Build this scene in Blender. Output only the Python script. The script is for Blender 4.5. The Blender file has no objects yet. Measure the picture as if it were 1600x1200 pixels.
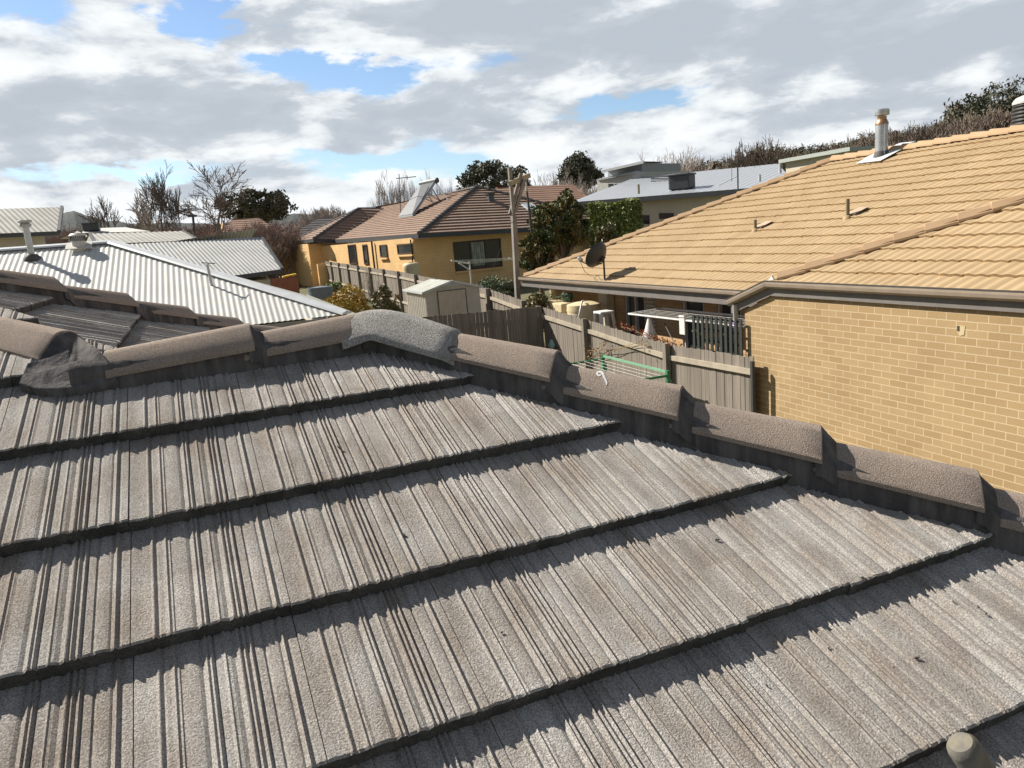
import bpy, math, random
from mathutils import Vector, Matrix, noise as mnoise
R=math.radians
rnd=random.Random(7)
sc=bpy.context.scene
COL=sc.collection

# ------------------------------------------------------------------ camera
FPX,PITCH,ROLL,YAW=1163.0,R(11.38),R(-4.71),R(20.7)
def _cam():
    f=Vector((0,math.cos(PITCH),-math.sin(PITCH))); u=Vector((0,math.sin(PITCH),math.cos(PITCH))); r=Vector((1,0,0))
    r2=r*math.cos(ROLL)+u*math.sin(ROLL); u2=u*math.cos(ROLL)-r*math.sin(ROLL)
    M=Matrix.Rotation(-YAW,3,'Z')
    return M@r2,M@u2,M@f
CR,CU,CF=_cam()
cd=bpy.data.cameras.new('camera'); cam=bpy.data.objects.new('camera',cd); COL.objects.link(cam)
cd.sensor_width=36; cd.lens=36*FPX/1600; cd.clip_start=0.05; cd.clip_end=9000
cam.matrix_world=Matrix((( CR.x,CU.x,-CF.x,0),(CR.y,CU.y,-CF.y,0),(CR.z,CU.z,-CF.z,0),(0,0,0,1)))
sc.camera=cam
def ray(x,y): return CF+CR*((x-800)/FPX)-CU*((y-600)/FPX)
def onX(x,y,v): d=ray(x,y); return d*(v/d.x)
def onY(x,y,v): d=ray(x,y); return d*(v/d.y)
def onZ(x,y,v): d=ray(x,y); return d*(v/d.z)
def atd(x,y,dist): d=ray(x,y); return d*(dist/math.hypot(d.x,d.y))     # horizontal distance

# ------------------------------------------------------------------ light and sky
SUN_EL,SUN_AZ=R(38.5),R(-40)      # azimuth from +Y, negative is towards -X
sund=Vector((math.sin(SUN_AZ)*math.cos(SUN_EL),math.cos(SUN_AZ)*math.cos(SUN_EL),math.sin(SUN_EL)))
sl=bpy.data.lights.new('sun','SUN'); sl.energy=5.0; sl.angle=R(0.5); sl.color=(1.0,0.93,0.82)
so=bpy.data.objects.new('sun',sl); COL.objects.link(so); so.rotation_euler=sund.to_track_quat('Z','Y').to_euler()
sc.view_settings.view_transform='Standard'; sc.view_settings.look='None'; sc.view_settings.exposure=0.76; sc.view_settings.gamma=1.0

w=bpy.data.worlds.new('World'); sc.world=w; w.use_nodes=True
nt=w.node_tree; nt.nodes.clear()
def N(t,**k):
    n=nt.nodes.new(t)
    for a,b in k.items(): setattr(n,a,b)
    return n
def L(a,b): nt.links.new(a,b)
def mth(op,a,b=None,clamp=False):
    n=N('ShaderNodeMath',operation=op); n.use_clamp=clamp
    for i,v in enumerate((a,b)):
        if v is None: continue
        if isinstance(v,(int,float)): n.inputs[i].default_value=v
        else: L(v,n.inputs[i])
    return n.outputs[0]
tc=N('ShaderNodeTexCoord'); sep=N('ShaderNodeSeparateXYZ'); L(tc.outputs['Generated'],sep.inputs[0])
az=mth('ARCTAN2',sep.outputs[0],sep.outputs[1]); el=mth('ARCSINE',sep.outputs[2])
skyt=N('ShaderNodeTexSky'); skyt.sky_type='NISHITA'; skyt.sun_disc=False; skyt.sun_elevation=SUN_EL; skyt.sun_rotation=SUN_AZ
skyt.air_density=1.0; skyt.dust_density=0.3; skyt.ozone_density=2.0
cmb=N('ShaderNodeCombineXYZ'); L(az,cmb.inputs[0]); L(mth('MULTIPLY',el,2.7),cmb.inputs[1])
def fbm(vec,scale,detail=7,rough=.55,dist=0.0,off=0.0,sh=(0,0)):
    mp=N('ShaderNodeMapping'); mp.inputs['Location'].default_value=(off+sh[0],off*1.7+sh[1],off*.6); L(vec,mp.inputs[0])
    n=N('ShaderNodeTexNoise'); n.inputs['Scale'].default_value=scale; n.inputs['Detail'].default_value=detail
    n.inputs['Roughness'].default_value=rough; n.inputs['Distortion'].default_value=dist; L(mp.outputs[0],n.inputs['Vector'])
    return n.outputs['Fac']
# wobble of the azimuth/elevation so that the cloud masks get torn outlines
n1=fbm(cmb.outputs[0],9.0,6,.6); n2=fbm(cmb.outputs[0],9.0,6,.6,0,5.3); n3=fbm(cmb.outputs[0],30,5,.65,0,2.1)
azw=mth('ADD',az,mth('MULTIPLY',mth('SUBTRACT',n1,.5),.22)); 
elw=mth('ADD',el,mth('ADD',mth('MULTIPLY',mth('SUBTRACT',n2,.5),.07),mth('MULTIPLY',mth('SUBTRACT',n3,.5),.018)))
def blob(px,py,sx,sy,amp,soft=False):
    d=ray(px,py).normalized(); a0=math.atan2(d.x,d.y); e0=math.asin(d.z)
    sx,sy=sx/FPX,sy/FPX
    # clouds follow the tilt of the picture's horizon, so no extra rotation is needed here
    q=mth('ADD',mth('POWER',mth('DIVIDE',mth('SUBTRACT',azw,a0),sx),2),mth('POWER',mth('DIVIDE',mth('SUBTRACT',elw,e0),sy),2))
    return mth('MULTIPLY',mth('POWER',2.718,mth('MULTIPLY',q,-1)),amp)
def total(bl):
    s=bl[0]
    for b in bl[1:]: s=mth('ADD',s,b)
    return s
holes=total([blob(540,115,110,15,1.25),blob(455,100,50,12,.8),blob(620,128,50,16,.9),blob(975,160,85,17,1.1),blob(925,178,40,14,.7),blob(640,250,110,17,1.3),blob(530,240,90,11,.8),blob(740,262,60,14,.8),
  blob(215,270,95,10,1.0),blob(30,262,55,10,.6),blob(40,8,55,16,.9),blob(325,22,40,35,.9),blob(770,100,45,20,.5),blob(30,350,60,6,.3),blob(700,285,60,12,.5),blob(830,270,40,10,.4),blob(300,20,40,30,.4)])
A=fbm(cmb.outputs[0],6.5,10,.56,.25,1.0); A2=fbm(cmb.outputs[0],6.5,7,.52,.25,1.0,(-.035,.075))
dens=mth('SUBTRACT',mth('ADD',mth('MULTIPLY',A,1.5),.20),mth('MULTIPLY',holes,1.05))
# clouds over the part of the sky near the horizon ahead; unseen sky overhead and behind made dim grey and blue to deepen the shade
cov=N('ShaderNodeMapRange'); cov.interpolation_type='SMOOTHSTEP'; L(dens,cov.inputs[0]); cov.inputs[1].default_value=.10; cov.inputs[2].default_value=.80
fade=N('ShaderNodeMapRange'); L(el,fade.inputs[0]); fade.inputs[1].default_value=.36; fade.inputs[2].default_value=.60; fade.inputs[3].default_value=1; fade.inputs[4].default_value=.30
front=N('ShaderNodeMapRange'); L(mth('ABSOLUTE',mth('SUBTRACT',az,YAW)),front.inputs[0]); front.inputs[1].default_value=.72; front.inputs[2].default_value=1.15; front.inputs[3].default_value=1; front.inputs[4].default_value=.30
ff=mth('MINIMUM',fade.outputs[0],front.outputs[0])
covf=mth('MULTIPLY',cov.outputs[0],mth('MULTIPLY_ADD',ff,.45)) if False else mth('MULTIPLY',cov.outputs[0],mth('ADD',mth('MULTIPLY',ff,.5),.5))
grey=total([blob(120,190,260,55,.95),blob(330,165,180,40,.55),blob(100,235,200,16,.4),blob(760,185,150,35,.85),blob(620,20,330,60,.35),blob(1050,40,300,60,.75),blob(1400,20,380,55,.8),blob(1330,115,330,32,.6),blob(1500,180,240,22,.35),
   blob(1180,250,230,12,.3),blob(400,235,110,12,.45),blob(1450,60,300,70,.4),blob(250,110,120,24,.2),blob(90,300,150,8,.35),blob(430,300,120,7,.3),blob(900,90,120,30,.35),blob(1600,120,200,60,.4),blob(820,40,160,40,.4)])
rim=mth('MULTIPLY',mth("SUBTRACT",A2,A),2.8)
sh=mth('ADD',mth('ADD',mth('MULTIPLY',grey,.58),rim),mth('MULTIPLY',mth('SUBTRACT',fbm(cmb.outputs[0],3.2,9,.6,.4,8.8),.5),1.1))
sh=mth('ADD',sh,mth('MULTIPLY',mth('SUBTRACT',fbm(cmb.outputs[0],22.0,8,.62,.4,3.3),.5),.75))
cr=N('ShaderNodeValToRGB'); L(mth('ADD',sh,.20,True),cr.inputs[0])
e=cr.color_ramp.elements; e[0].position=0; e[0].color=(.86,.89,.91,1); e[1].position=1; e[1].color=(.45,.50,.555,1)
k=e.new(.28); k.color=(.74,.775,.80,1); k=e.new(.62); k.color=(.50,.545,.60,1)
mixc=N('ShaderNodeMix',data_type='RGBA'); L(covf,mixc.inputs[0])
skm=N('ShaderNodeMix',data_type='RGBA',blend_type='MULTIPLY'); skm.inputs[0].default_value=1; L(skyt.outputs[0],skm.inputs[6]); skm.inputs[7].default_value=(.95,1.0,1.06,1)
bg1=N('ShaderNodeBackground'); L(skm.outputs[2],bg1.inputs[0]); L(mth('ADD',mth('MULTIPLY',ff,.028),.05),bg1.inputs[1])
bg2=N('ShaderNodeBackground'); L(cr.outputs[0],bg2.inputs[0]); L(mth('MULTIPLY',mth('ADD',mth('MULTIPLY',ff,.85),.03),.77),bg2.inputs[1])
mx=N('ShaderNodeMixShader'); L(covf,mx.inputs[0]); L(bg1.outputs[0],mx.inputs[1]); L(bg2.outputs[0],mx.inputs[2])
wo=N('ShaderNodeOutputWorld'); L(mx.outputs[0],wo.inputs[0])
nt.nodes.remove(mixc)

# ------------------------------------------------------------------ materials
MATS={}
def mat(name,c1,c2=None,scale=6.0,rough=.8,spec=.3,metal=0.0,bump=0.0,bscale=80.0,bdist=.004,speck=0.0,spscale=300.0,streak=None,streak_mix=.5,stretch=(1,1,1),cell=None,detail=5,lo=.38,hi=.62,lum=None):
    m=bpy.data.materials.new(name); m.use_nodes=True; t=m.node_tree; b=t.nodes['Principled BSDF']
    b.inputs['Roughness'].default_value=rough; b.inputs['Specular IOR Level'].default_value=spec; b.inputs['Metallic'].default_value=metal
    def n(tp,**k):
        x=t.nodes.new(tp)
        for a,v in k.items(): setattr(x,a,v)
        return x
    co=n('ShaderNodeTexCoord'); mp=n('ShaderNodeMapping'); mp.inputs['Scale'].default_value=stretch; t.links.new(co.outputs['Object'],mp.inputs[0])
    col=None
    def nz(sc_,det=5,vec=None,ro=.6):
        x=n('ShaderNodeTexNoise'); x.inputs['Scale'].default_value=sc_; x.inputs['Detail'].default_value=det; x.inputs['Roughness'].default_value=ro
        t.links.new((vec or mp.outputs[0]),x.inputs['Vector']); return x.outputs['Fac']
    def rng(f,a,bb,c=0,d=1):
        x=n('ShaderNodeMapRange'); t.links.new(f,x.inputs[0]); x.inputs[1].default_value=a; x.inputs[2].default_value=bb; x.inputs[3].default_value=c; x.inputs[4].default_value=d; return x.outputs[0]
    def mixc(f,a,bb,bt='MIX'):
        x=n('ShaderNodeMix',data_type='RGBA',blend_type=bt)
        if isinstance(f,float): x.inputs[0].default_value=f
        else: t.links.new(f,x.inputs[0])
        for i,v in ((6,a),(7,bb)):
            if isinstance(v,tuple): x.inputs[i].default_value=(*v,1)
            else: t.links.new(v,x.inputs[i])
        return x.outputs[2]
    c2=c2 or tuple(v*.8 for v in c1)
    col=mixc(rng(nz(scale,detail),lo,hi),c1,c2)
    if streak:
        mp2=n('ShaderNodeMapping'); mp2.inputs['Scale'].default_value=streak[:3]; t.links.new(co.outputs['Object'],mp2.inputs[0])
        col=mixc(rng(nz(1.0,4,mp2.outputs[0]),.42,.66,0,streak_mix),col,streak[3])
    if cell:
        mc=n('ShaderNodeMapping'); mc.inputs['Location'].default_value=cell[0]; mc.inputs['Scale'].default_value=cell[1]; t.links.new(co.outputs['Object'],mc.inputs[0])
        fl=n('ShaderNodeVectorMath',operation='FLOOR'); t.links.new(mc.outputs[0],fl.inputs[0]); wn=n('ShaderNodeTexWhiteNoise'); wn.noise_dimensions='2D'; t.links.new(fl.outputs[0],wn.inputs['Vector'])
        g_=n('ShaderNodeCombineXYZ'); vv=rng(wn.outputs['Value'],0,1,1-cell[2],1+cell[2])
        for i in range(3): t.links.new(vv,g_.inputs[i])
        col=mixc(1.0,col,g_.outputs[0],'MULTIPLY')
    if speck:
        col=mixc(rng(nz(spscale,2,co.outputs['Object']),.35,.65,0,1),mixc(1.0,col,tuple([1-speck]*3),'MULTIPLY'),mixc(1.0,col,tuple([1+speck]*3),'MULTIPLY'))
    t.links.new(col,b.inputs['Base Color'])
    if bump:
        bp=n('ShaderNodeBump'); bp.inputs['Strength'].default_value=bump; bp.inputs['Distance'].default_value=bdist
        t.links.new(nz(bscale,4,co.outputs['Object'],.7),bp.inputs['Height']); t.links.new(bp.outputs[0],b.inputs['Normal'])
    MATS[name]=m; return m
def brickmat(name,ca,cb,cm,axis='y',row=.086,width=.24,mortar=.010,bump=.6,off=(0,0)):
    m=bpy.data.materials.new(name); m.use_nodes=True; t=m.node_tree; b=t.nodes['Principled BSDF']; b.inputs['Roughness'].default_value=.85; b.inputs['Specular IOR Level'].default_value=.2
    co=t.nodes.new('ShaderNodeTexCoord'); se=t.nodes.new('ShaderNodeSeparateXYZ'); t.links.new(co.outputs['Object'],se.inputs[0])
    cb_=t.nodes.new('ShaderNodeCombineXYZ')
    h=t.nodes.new('ShaderNodeMath'); h.operation='ADD'; h.inputs[1].default_value=off[0]
    if axis=='xy':
        ad=t.nodes.new('ShaderNodeMath'); ad.operation='ADD'; t.links.new(se.outputs[0],ad.inputs[0]); t.links.new(se.outputs[1],ad.inputs[1]); t.links.new(ad.outputs[0],h.inputs[0])
    else: t.links.new(se.outputs[1 if axis=='y' else 0],h.inputs[0])
    z=t.nodes.new('ShaderNodeMath'); z.operation='ADD'; z.inputs[1].default_value=off[1]; t.links.new(se.outputs[2],z.inputs[0])
    t.links.new(h.outputs[0],cb_.inputs[0]); t.links.new(z.outputs[0],cb_.inputs[1])
    br=t.nodes.new('ShaderNodeTexBrick'); t.links.new(cb_.outputs[0],br.inputs['Vector'])
    br.inputs['Scale'].default_value=1; br.inputs['Color1'].default_value=(*ca,1); br.inputs['Color2'].default_value=(*cb,1); br.inputs['Mortar'].default_value=(*cm,1)
    br.inputs['Mortar Size'].default_value=mortar/2; br.inputs['Mortar Smooth'].default_value=.15; br.inputs['Brick Width'].default_value=width; br.inputs['Row Height'].default_value=row; br.inputs['Bias'].default_value=0
    ns=t.nodes.new('ShaderNodeTexNoise'); ns.inputs['Scale'].default_value=60; ns.inputs['Detail'].default_value=4; t.links.new(co.outputs['Object'],ns.inputs['Vector'])
    n2_=t.nodes.new('ShaderNodeTexNoise'); n2_.inputs['Scale'].default_value=1.3; n2_.inputs['Detail'].default_value=5; t.links.new(co.outputs['Object'],n2_.inputs['Vector'])
    av=t.nodes.new('ShaderNodeMath'); av.operation='ADD'; t.links.new(ns.outputs['Fac'],av.inputs[0]); t.links.new(n2_.outputs['Fac'],av.inputs[1])
    mr=t.nodes.new('ShaderNodeMapRange'); t.links.new(av.outputs[0],mr.inputs[0]); mr.inputs[1].default_value=.6; mr.inputs[2].default_value=1.4; mr.inputs[3].default_value=.84; mr.inputs[4].default_value=1.14
    mm=t.nodes.new('ShaderNodeMix'); mm.data_type='RGBA'; mm.blend_type='MULTIPLY'; mm.inputs[0].default_value=1; t.links.new(br.outputs['Color'],mm.inputs[6]); t.links.new(mr.outputs[0],mm.inputs[7])
    t.links.new(mm.outputs[2],b.inputs['Base Color'])
    iv=t.nodes.new('ShaderNodeMath'); iv.operation='MULTIPLY_ADD'; iv.inputs[1].default_value=-1; iv.inputs[2].default_value=1; t.links.new(br.outputs['Fac'],iv.inputs[0])
    a2=t.nodes.new('ShaderNodeMath'); a2.operation='MULTIPLY_ADD'; a2.inputs[1].default_value=.35; t.links.new(ns.outputs['Fac'],a2.inputs[0]); t.links.new(iv.outputs[0],a2.inputs[2])
    bp=t.nodes.new('ShaderNodeBump'); bp.inputs['Strength'].default_value=bump; bp.inputs['Distance'].default_value=.006; t.links.new(a2.outputs[0],bp.inputs['Height']); t.links.new(bp.outputs[0],b.inputs['Normal'])
    MATS[name]=m; return m
def plain(name,c,rough=.5,spec=.4,metal=0.0,var=.12,scale=5.0): return mat(name,c,tuple(v*(1-var) for v in c),scale=scale,rough=rough,spec=spec,metal=metal)

m_tile=mat('ridged_concrete_tile',(.43,.412,.39),(.305,.266,.232),scale=5.5,rough=.95,spec=.12,bump=1.0,bscale=230,bdist=.005,speck=.38,spscale=300,stretch=(1.8,.9,.9),lo=.36,hi=.66,cell=((.681,.02,0),(3.407,3.047,0),.09))
m_cap=mat('brown_ridge_cap',(.37,.30,.25),(.32,.265,.225),scale=7,rough=.95,spec=.12,bump=1.0,bscale=280,bdist=.004,speck=.28,spscale=330)
m_nose=mat('stained_shaded_tile_edge',(.115,.112,.108),(.06,.06,.058),scale=14,rough=.95,bump=1.0,bscale=160,bdist=.006,speck=.3,spscale=240)  # tile front edges: algae stain, with the shade on them darkened into the colour
m_apex=mat('coarse_grey_cap',(.40,.388,.37),(.33,.32,.305),scale=12,rough=.95,spec=.1,bump=1.0,bscale=190,bdist=.007,speck=.32,spscale=210)
m_mortar=mat('dark_pointing_mortar',(.105,.098,.097),(.068,.064,.064),scale=10,rough=.9,spec=.15,bump=.8,bscale=60,bdist=.006,streak=(26,26,3,(.19,.177,.172)),streak_mix=.7)
m_chalk=plain('white_marker_paint',(.75,.76,.76),.8)
m_pipe=mat('weathered_grey_pipe',(.17,.165,.155),(.115,.11,.10),scale=18,rough=.8,bump=.3,bscale=90,streak=(30,30,6,(.28,.24,.15)),streak_mix=.5)
m_tan=mat('tan_roof_tile',(.415,.305,.178),(.37,.265,.15),scale=1.1,rough=.75,spec=.25,bump=.25,bscale=120,bdist=.003,speck=.07,spscale=160,lo=.38,hi=.66,cell=((0,0,0),(3.126,3.3333,0),.055))
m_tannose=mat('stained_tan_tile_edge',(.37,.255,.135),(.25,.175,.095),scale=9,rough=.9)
m_tancap=mat('pinkish_tan_capping',(.455,.315,.19),(.41,.28,.165),scale=3,rough=.8,bump=.25,bscale=100,bdist=.003)
m_tanmortar=mat('brown_cap_mortar',(.33,.215,.14),(.28,.18,.115),scale=8,rough=.9)
m_brick=brickmat('tan_face_brick',(.40,.285,.155),(.345,.24,.125),(.52,.415,.27),'y',.0877,.2475,.0125,.35,(.03,.028))
m_brick2=brickmat('tan_shade_brick',(.54,.345,.18),(.46,.29,.15),(.56,.42,.27),'xy',.0877,.2475,.0125,.35)
m_ybrick=brickmat('yellow_block',(.78,.52,.25),(.74,.49,.235),(.64,.42,.2),'xy',.2,.4,.012,.15)
m_gutter=plain('taupe_gutter',(.33,.27,.215),.45,.4)
m_guttop=plain('dark_gutter_lip',(.07,.065,.06),.5)
m_fascia=plain('grey_fascia',(.19,.175,.165),.5,.4)
m_white=plain('white_paint',(.72,.72,.70),.5)
m_cream=mat('cream_plastic',(.66,.56,.36),(.58,.48,.30),scale=2,rough=.5)
m_steel=mat('galvanised_steel',(.55,.58,.60),(.44,.47,.50),scale=9,rough=.38,spec=.5,metal=.75)
m_soot=plain('sooty_flashing',(.10,.095,.095),.7)
m_copper=plain('heat_stained_steel',(.42,.26,.15),.4,.5,.7)
m_lead=plain('pale_flashing',(.62,.66,.68),.5)
m_black=plain('black_plastic',(.025,.025,.027),.45,.4)
m_dark=plain('dark_grey_metal',(.06,.062,.066),.5,.4)
m_glass=plain('window_glass',(.03,.035,.04),.08,.6)
m_glass2=plain('grey_door_glass',(.055,.06,.062),.12,.6)
m_alu=plain('grey_aluminium_frame',(.60,.62,.64),.45,.4,.1)
m_zinc=mat('zincalume_roof',(.62,.62,.59),(.56,.56,.535),scale=.9,rough=.6,spec=.25,metal=0.0)
m_zinc2=mat('grey_ribbed_roof',(.42,.43,.425),(.36,.37,.365),scale=.8,rough=.65,spec=.25,metal=0.0)
m_oldroof=mat('weathered_grey_roof',(.36,.355,.33),(.30,.295,.27),scale=.8,rough=.7)
m_wood=mat('weathered_paling',(.31,.275,.235),(.19,.165,.14),scale=1.0,stretch=(7,7,.35),lo=.3,hi=.7,rough=.9,spec=.15,bump=.5,bscale=60,bdist=.004,streak=(40,40,1.2,(.14,.125,.11)),streak_mix=.65)
m_rail=mat('pale_fence_rail',(.42,.37,.29),(.34,.30,.24),scale=5,rough=.9,bump=.3,bscale=70)
m_pole=mat('grey_timber_pole',(.275,.26,.24),(.21,.20,.18),scale=4,rough=.9,streak=(50,50,1.5,(.15,.13,.115)),streak_mix=.5)
m_ytile=mat('brown_house_tile',(.30,.215,.165),(.25,.175,.135),scale=1.5,rough=.8,speck=.06,spscale=40)
m_ydark=mat('dark_ridge_capping',(.11,.10,.10),(.08,.075,.075),scale=4,rough=.8)
m_yfascia=plain('dark_blue_fascia',(.06,.065,.075),.5)
m_brownframe=plain('brown_window_frame',(.07,.045,.035),.5)
m_curtain=mat('pale_curtain',(.42,.44,.36),(.22,.25,.22),scale=9,rough=.9,stretch=(1,1,.35))
m_shed=plain('beige_shed_steel',(.47,.44,.385),.55)
m_shedroof=mat('lichen_shed_roof',(.46,.48,.46),(.40,.40,.33),scale=4,rough=.6)
m_green=plain('green_painted_metal',(.05,.22,.10),.4)
m_line=plain('pale_line',(.62,.62,.58),.6)
m_latt=plain('dark_green_lattice',(.035,.042,.04),.6)
m_bark=mat('bare_bark',(.20,.165,.145),(.14,.115,.10),scale=2,rough=.95)
m_bark2=mat('reddish_twigs',(.30,.22,.185),(.235,.175,.15),scale=1,rough=.95)
m_bark3=mat('pale_poplar_twigs',(.44,.385,.35),(.34,.295,.265),scale=1,rough=.95)
m_bark4=mat('olive_brown_twigs',(.25,.20,.16),(.19,.15,.12),scale=1,rough=.95)
m_euc=mat('eucalypt_leaf',(.085,.095,.065),(.13,.12,.08),scale=.7,rough=.7,spec=.25)
m_euc2=mat('brownish_eucalypt_leaf',(.16,.115,.075),(.115,.105,.07),scale=.7,rough=.7,spec=.25)
m_mag=mat('glossy_magnolia_leaf',(.065,.095,.04),(.20,.135,.055),scale=2.2,rough=.65,spec=.15,lo=.42,hi=.7)
m_hedge=mat('bright_hedge_leaf',(.26,.29,.09),(.16,.20,.06),scale=2,rough=.55)
m_yellowleaf=mat('autumn_leaf',(.42,.36,.06),(.38,.20,.05),scale=3,rough=.6)
m_shrub=mat('dark_shrub_leaf',(.09,.11,.045),(.17,.125,.05),scale=3,rough=.5)
m_olive=mat('silvery_shrub_leaf',(.19,.22,.15),(.10,.13,.07),scale=3,rough=.65,spec=.15)
m_red=mat('red_creeper_leaf',(.30,.07,.03),(.22,.13,.05),scale=8,rough=.6)
m_grass=mat('ground',(.10,.11,.05),(.16,.14,.08),scale=.4,rough=.95,bump=.3,bscale=8,bdist=.05)
m_hill=mat('forested_hill',(.04,.052,.06),(.06,.066,.066),scale=.02,rough=.95,bump=.8,bscale=.12,bdist=4)
m_path=mat('pale_concrete_path',(.50,.45,.33),(.42,.38,.29),scale=1.5,rough=.9)
m_render=mat('cream_render',(.60,.54,.42),(.55,.49,.38),scale=1,rough=.85)
m_pale=plain('pale_grey_cladding',(.52,.53,.50),.7)
m_bluegrey=plain('blue_grey_roof_sheet',(.40,.43,.47),.4,.5,.2)
m_charcoal=plain('charcoal_trim',(.08,.085,.09),.5)
m_tankblue=mat('blue_grey_tank',(.17,.20,.23),(.13,.155,.18),scale=3,rough=.5)
m_redwood=mat('red_brown_planter',(.33,.13,.08),(.27,.10,.065),scale=4,rough=.8)
m_yellow=plain('yellow_plastic',(.75,.48,.03),.4)
m_redp=plain('red_plastic',(.40,.04,.03),.4)
m_panel=plain('solar_collector_glass',(.15,.16,.18),.5,.2)
m_wire=plain('cable',(.04,.04,.04),.6)
m_brownroof=mat('far_brown_roof',(.26,.16,.115),(.21,.13,.10),scale=.8,rough=.85)
m_purple=plain('purple_cloth',(.35,.22,.48),.9)
m_cloth=plain('white_cloth',(.70,.68,.66),.9)
m_terra=mat('cream_pot',(.62,.52,.33),(.55,.45,.28),scale=6,rough=.7)
# ------------------------------------------------------------------ builders
WM={}
def setp(o,label=None,cat=None,group=None,kind=None):
    if label: o['label']=label
    if cat: o['category']=cat
    if group: o['group']=group
    if kind: o['kind']=kind
    return o
def thing(name,label,cat,loc=(0,0,0),rz=0,group=None):
    o=bpy.data.objects.new(name,None); COL.objects.link(o); o.empty_display_size=.3
    o.location=loc; o.rotation_euler=(0,0,rz); WM[o]=Matrix.Translation(Vector(loc))@Matrix.Rotation(rz,4,'Z')
    return setp(o,label,cat,group)
class MB:
    def __init__(s): s.v=[]; s.f=[]; s.fm=None
    def add(s,vs,fs):
        n=len(s.v); s.v+= [tuple(x) for x in vs]; s.f+=[tuple(i+n for i in f) for f in fs]; return s
    def box(s,c,d,ax=None):
        # centre, full size, optional axes (3 unit vectors)
        c=Vector(c); a=ax or (Vector((1,0,0)),Vector((0,1,0)),Vector((0,0,1))); h=[a[i]*(d[i]/2) for i in range(3)]
        vs=[c+h[0]*i+h[1]*j+h[2]*k for i in (-1,1) for j in (-1,1) for k in (-1,1)]
        return s.add(vs,[(0,1,3,2),(4,6,7,5),(0,4,5,1),(2,3,7,6),(0,2,6,4),(1,5,7,3)])
    def bar(s,p,q,wd,ht,up=(0,0,1)):
        p,q=Vector(p),Vector(q); d=(q-p); l=d.length; d.normalize(); sd=d.cross(Vector(up)); 
        if sd.length<1e-4: sd=d.cross(Vector((1,0,0)))
        sd.normalize(); u=sd.cross(d)
        return s.box((p+q)/2,(l,wd,ht),(d,sd,u))
    def tube(s,pts,rs,n=8,caps=True):
        pts=[Vector(p) for p in pts]
        if not hasattr(rs,'__len__'): rs=[rs]*len(pts)
        base=len(s.v); d0=None
        for i,p in enumerate(pts):
            d=(pts[min(i+1,len(pts)-1)]-pts[max(i-1,0)]).normalized()
            a=d.cross(Vector((0,0,1)) if abs(d.z)<.95 else Vector((1,0,0))).normalized() if d0 is None else (d0-d*d0.dot(d)).normalized()
            d0=a; b=d.cross(a)
            for k in range(n): t=2*math.pi*k/n; s.v.append(tuple(p+(a*math.cos(t)+b*math.sin(t))*rs[i]))
        for i in range(len(pts)-1):
            for k in range(n):
                s.f.append((base+i*n+k,base+i*n+(k+1)%n,base+(i+1)*n+(k+1)%n,base+(i+1)*n+k))
        if caps: s.f.append(tuple(base+k for k in reversed(range(n)))); s.f.append(tuple(base+(len(pts)-1)*n+k for k in range(n)))
        return s
    def lathe(s,c,prof,n=24,axis=None):
        c=Vector(c); z=Vector(axis or (0,0,1)).normalized(); a=z.cross(Vector((0,1,0.01))).normalized(); b=z.cross(a)
        base=len(s.v)
        for r,h in prof:
            for k in range(n): t=2*math.pi*k/n; s.v.append(tuple(c+z*h+(a*math.cos(t)+b*math.sin(t))*max(r,1e-4)))
        for i in range(len(prof)-1):
            for k in range(n): s.f.append((base+i*n+k,base+i*n+(k+1)%n,base+(i+1)*n+(k+1)%n,base+(i+1)*n+k))
        return s
    def prism(s,poly,d):
        poly=[Vector(p) for p in poly]; d=Vector(d); n=len(poly)
        vs=poly+[p+d for p in poly]
        return s.add(vs,[tuple(range(n)),tuple(range(2*n-1,n-1,-1))]+[(i,i+n,(i+1)%n+n,(i+1)%n) for i in range(n)])
    def poly(s,*pts): return s.add(pts,[tuple(range(len(pts)))])
    def sweep(s,path,sec,scales=None,up=Vector((0,0,1)),caps=True):
        path=[Vector(p) for p in path]; n=len(sec); base=len(s.v)
        for i,p in enumerate(path):
            d=(path[min(i+1,len(path)-1)]-path[max(i-1,0)]); d.z=0 if abs(d.z)<.9*d.length else d.z; d.normalize()
            lat=Vector((d.y,-d.x,0)).normalized(); k=scales[i] if scales else 1
            kx,kz=(k if hasattr(k,'__len__') else (k,k))
            for x,h in sec: s.v.append(tuple(p+lat*x*kx+up*h*kz))
        for i in range(len(path)-1):
            for k in range(n-1): s.f.append((base+i*n+k,base+i*n+k+1,base+(i+1)*n+k+1,base+(i+1)*n+k))
            s.f.append((base+i*n+n-1,base+i*n,base+(i+1)*n,base+(i+1)*n+n-1))
        if caps: s.f.append(tuple(base+k for k in reversed(range(n)))); s.f.append(tuple(base+(len(path)-1)*n+k for k in range(n)))
        return s
    def build(s,name,m,parent=None,smooth=False,label=None,sub=0,bevel=0):
        me=bpy.data.meshes.new(name); vs=s.v
        if parent is not None:
            iv=WM[parent].inverted(); vs=[tuple(iv@Vector(v)) for v in vs]
        me.from_pydata(vs,[],s.f); me.materials.append(m)
        if s.fm:
            me.materials.append(s.fm[0]); idx=[0]*len(s.f)
            for i in s.fm[1]: idx[i]=1
            me.polygons.foreach_set('material_index',idx)
        import bmesh
        bm=bmesh.new(); bm.from_mesh(me); bmesh.ops.recalc_face_normals(bm,faces=bm.faces)
        if bevel: bmesh.ops.remove_doubles(bm,verts=bm.verts,dist=1e-5); bmesh.ops.bevel(bm,geom=list(bm.edges),offset=bevel,segments=2,affect='EDGES',profile=.6,clamp_overlap=True)
        bm.to_mesh(me); bm.free()
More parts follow.
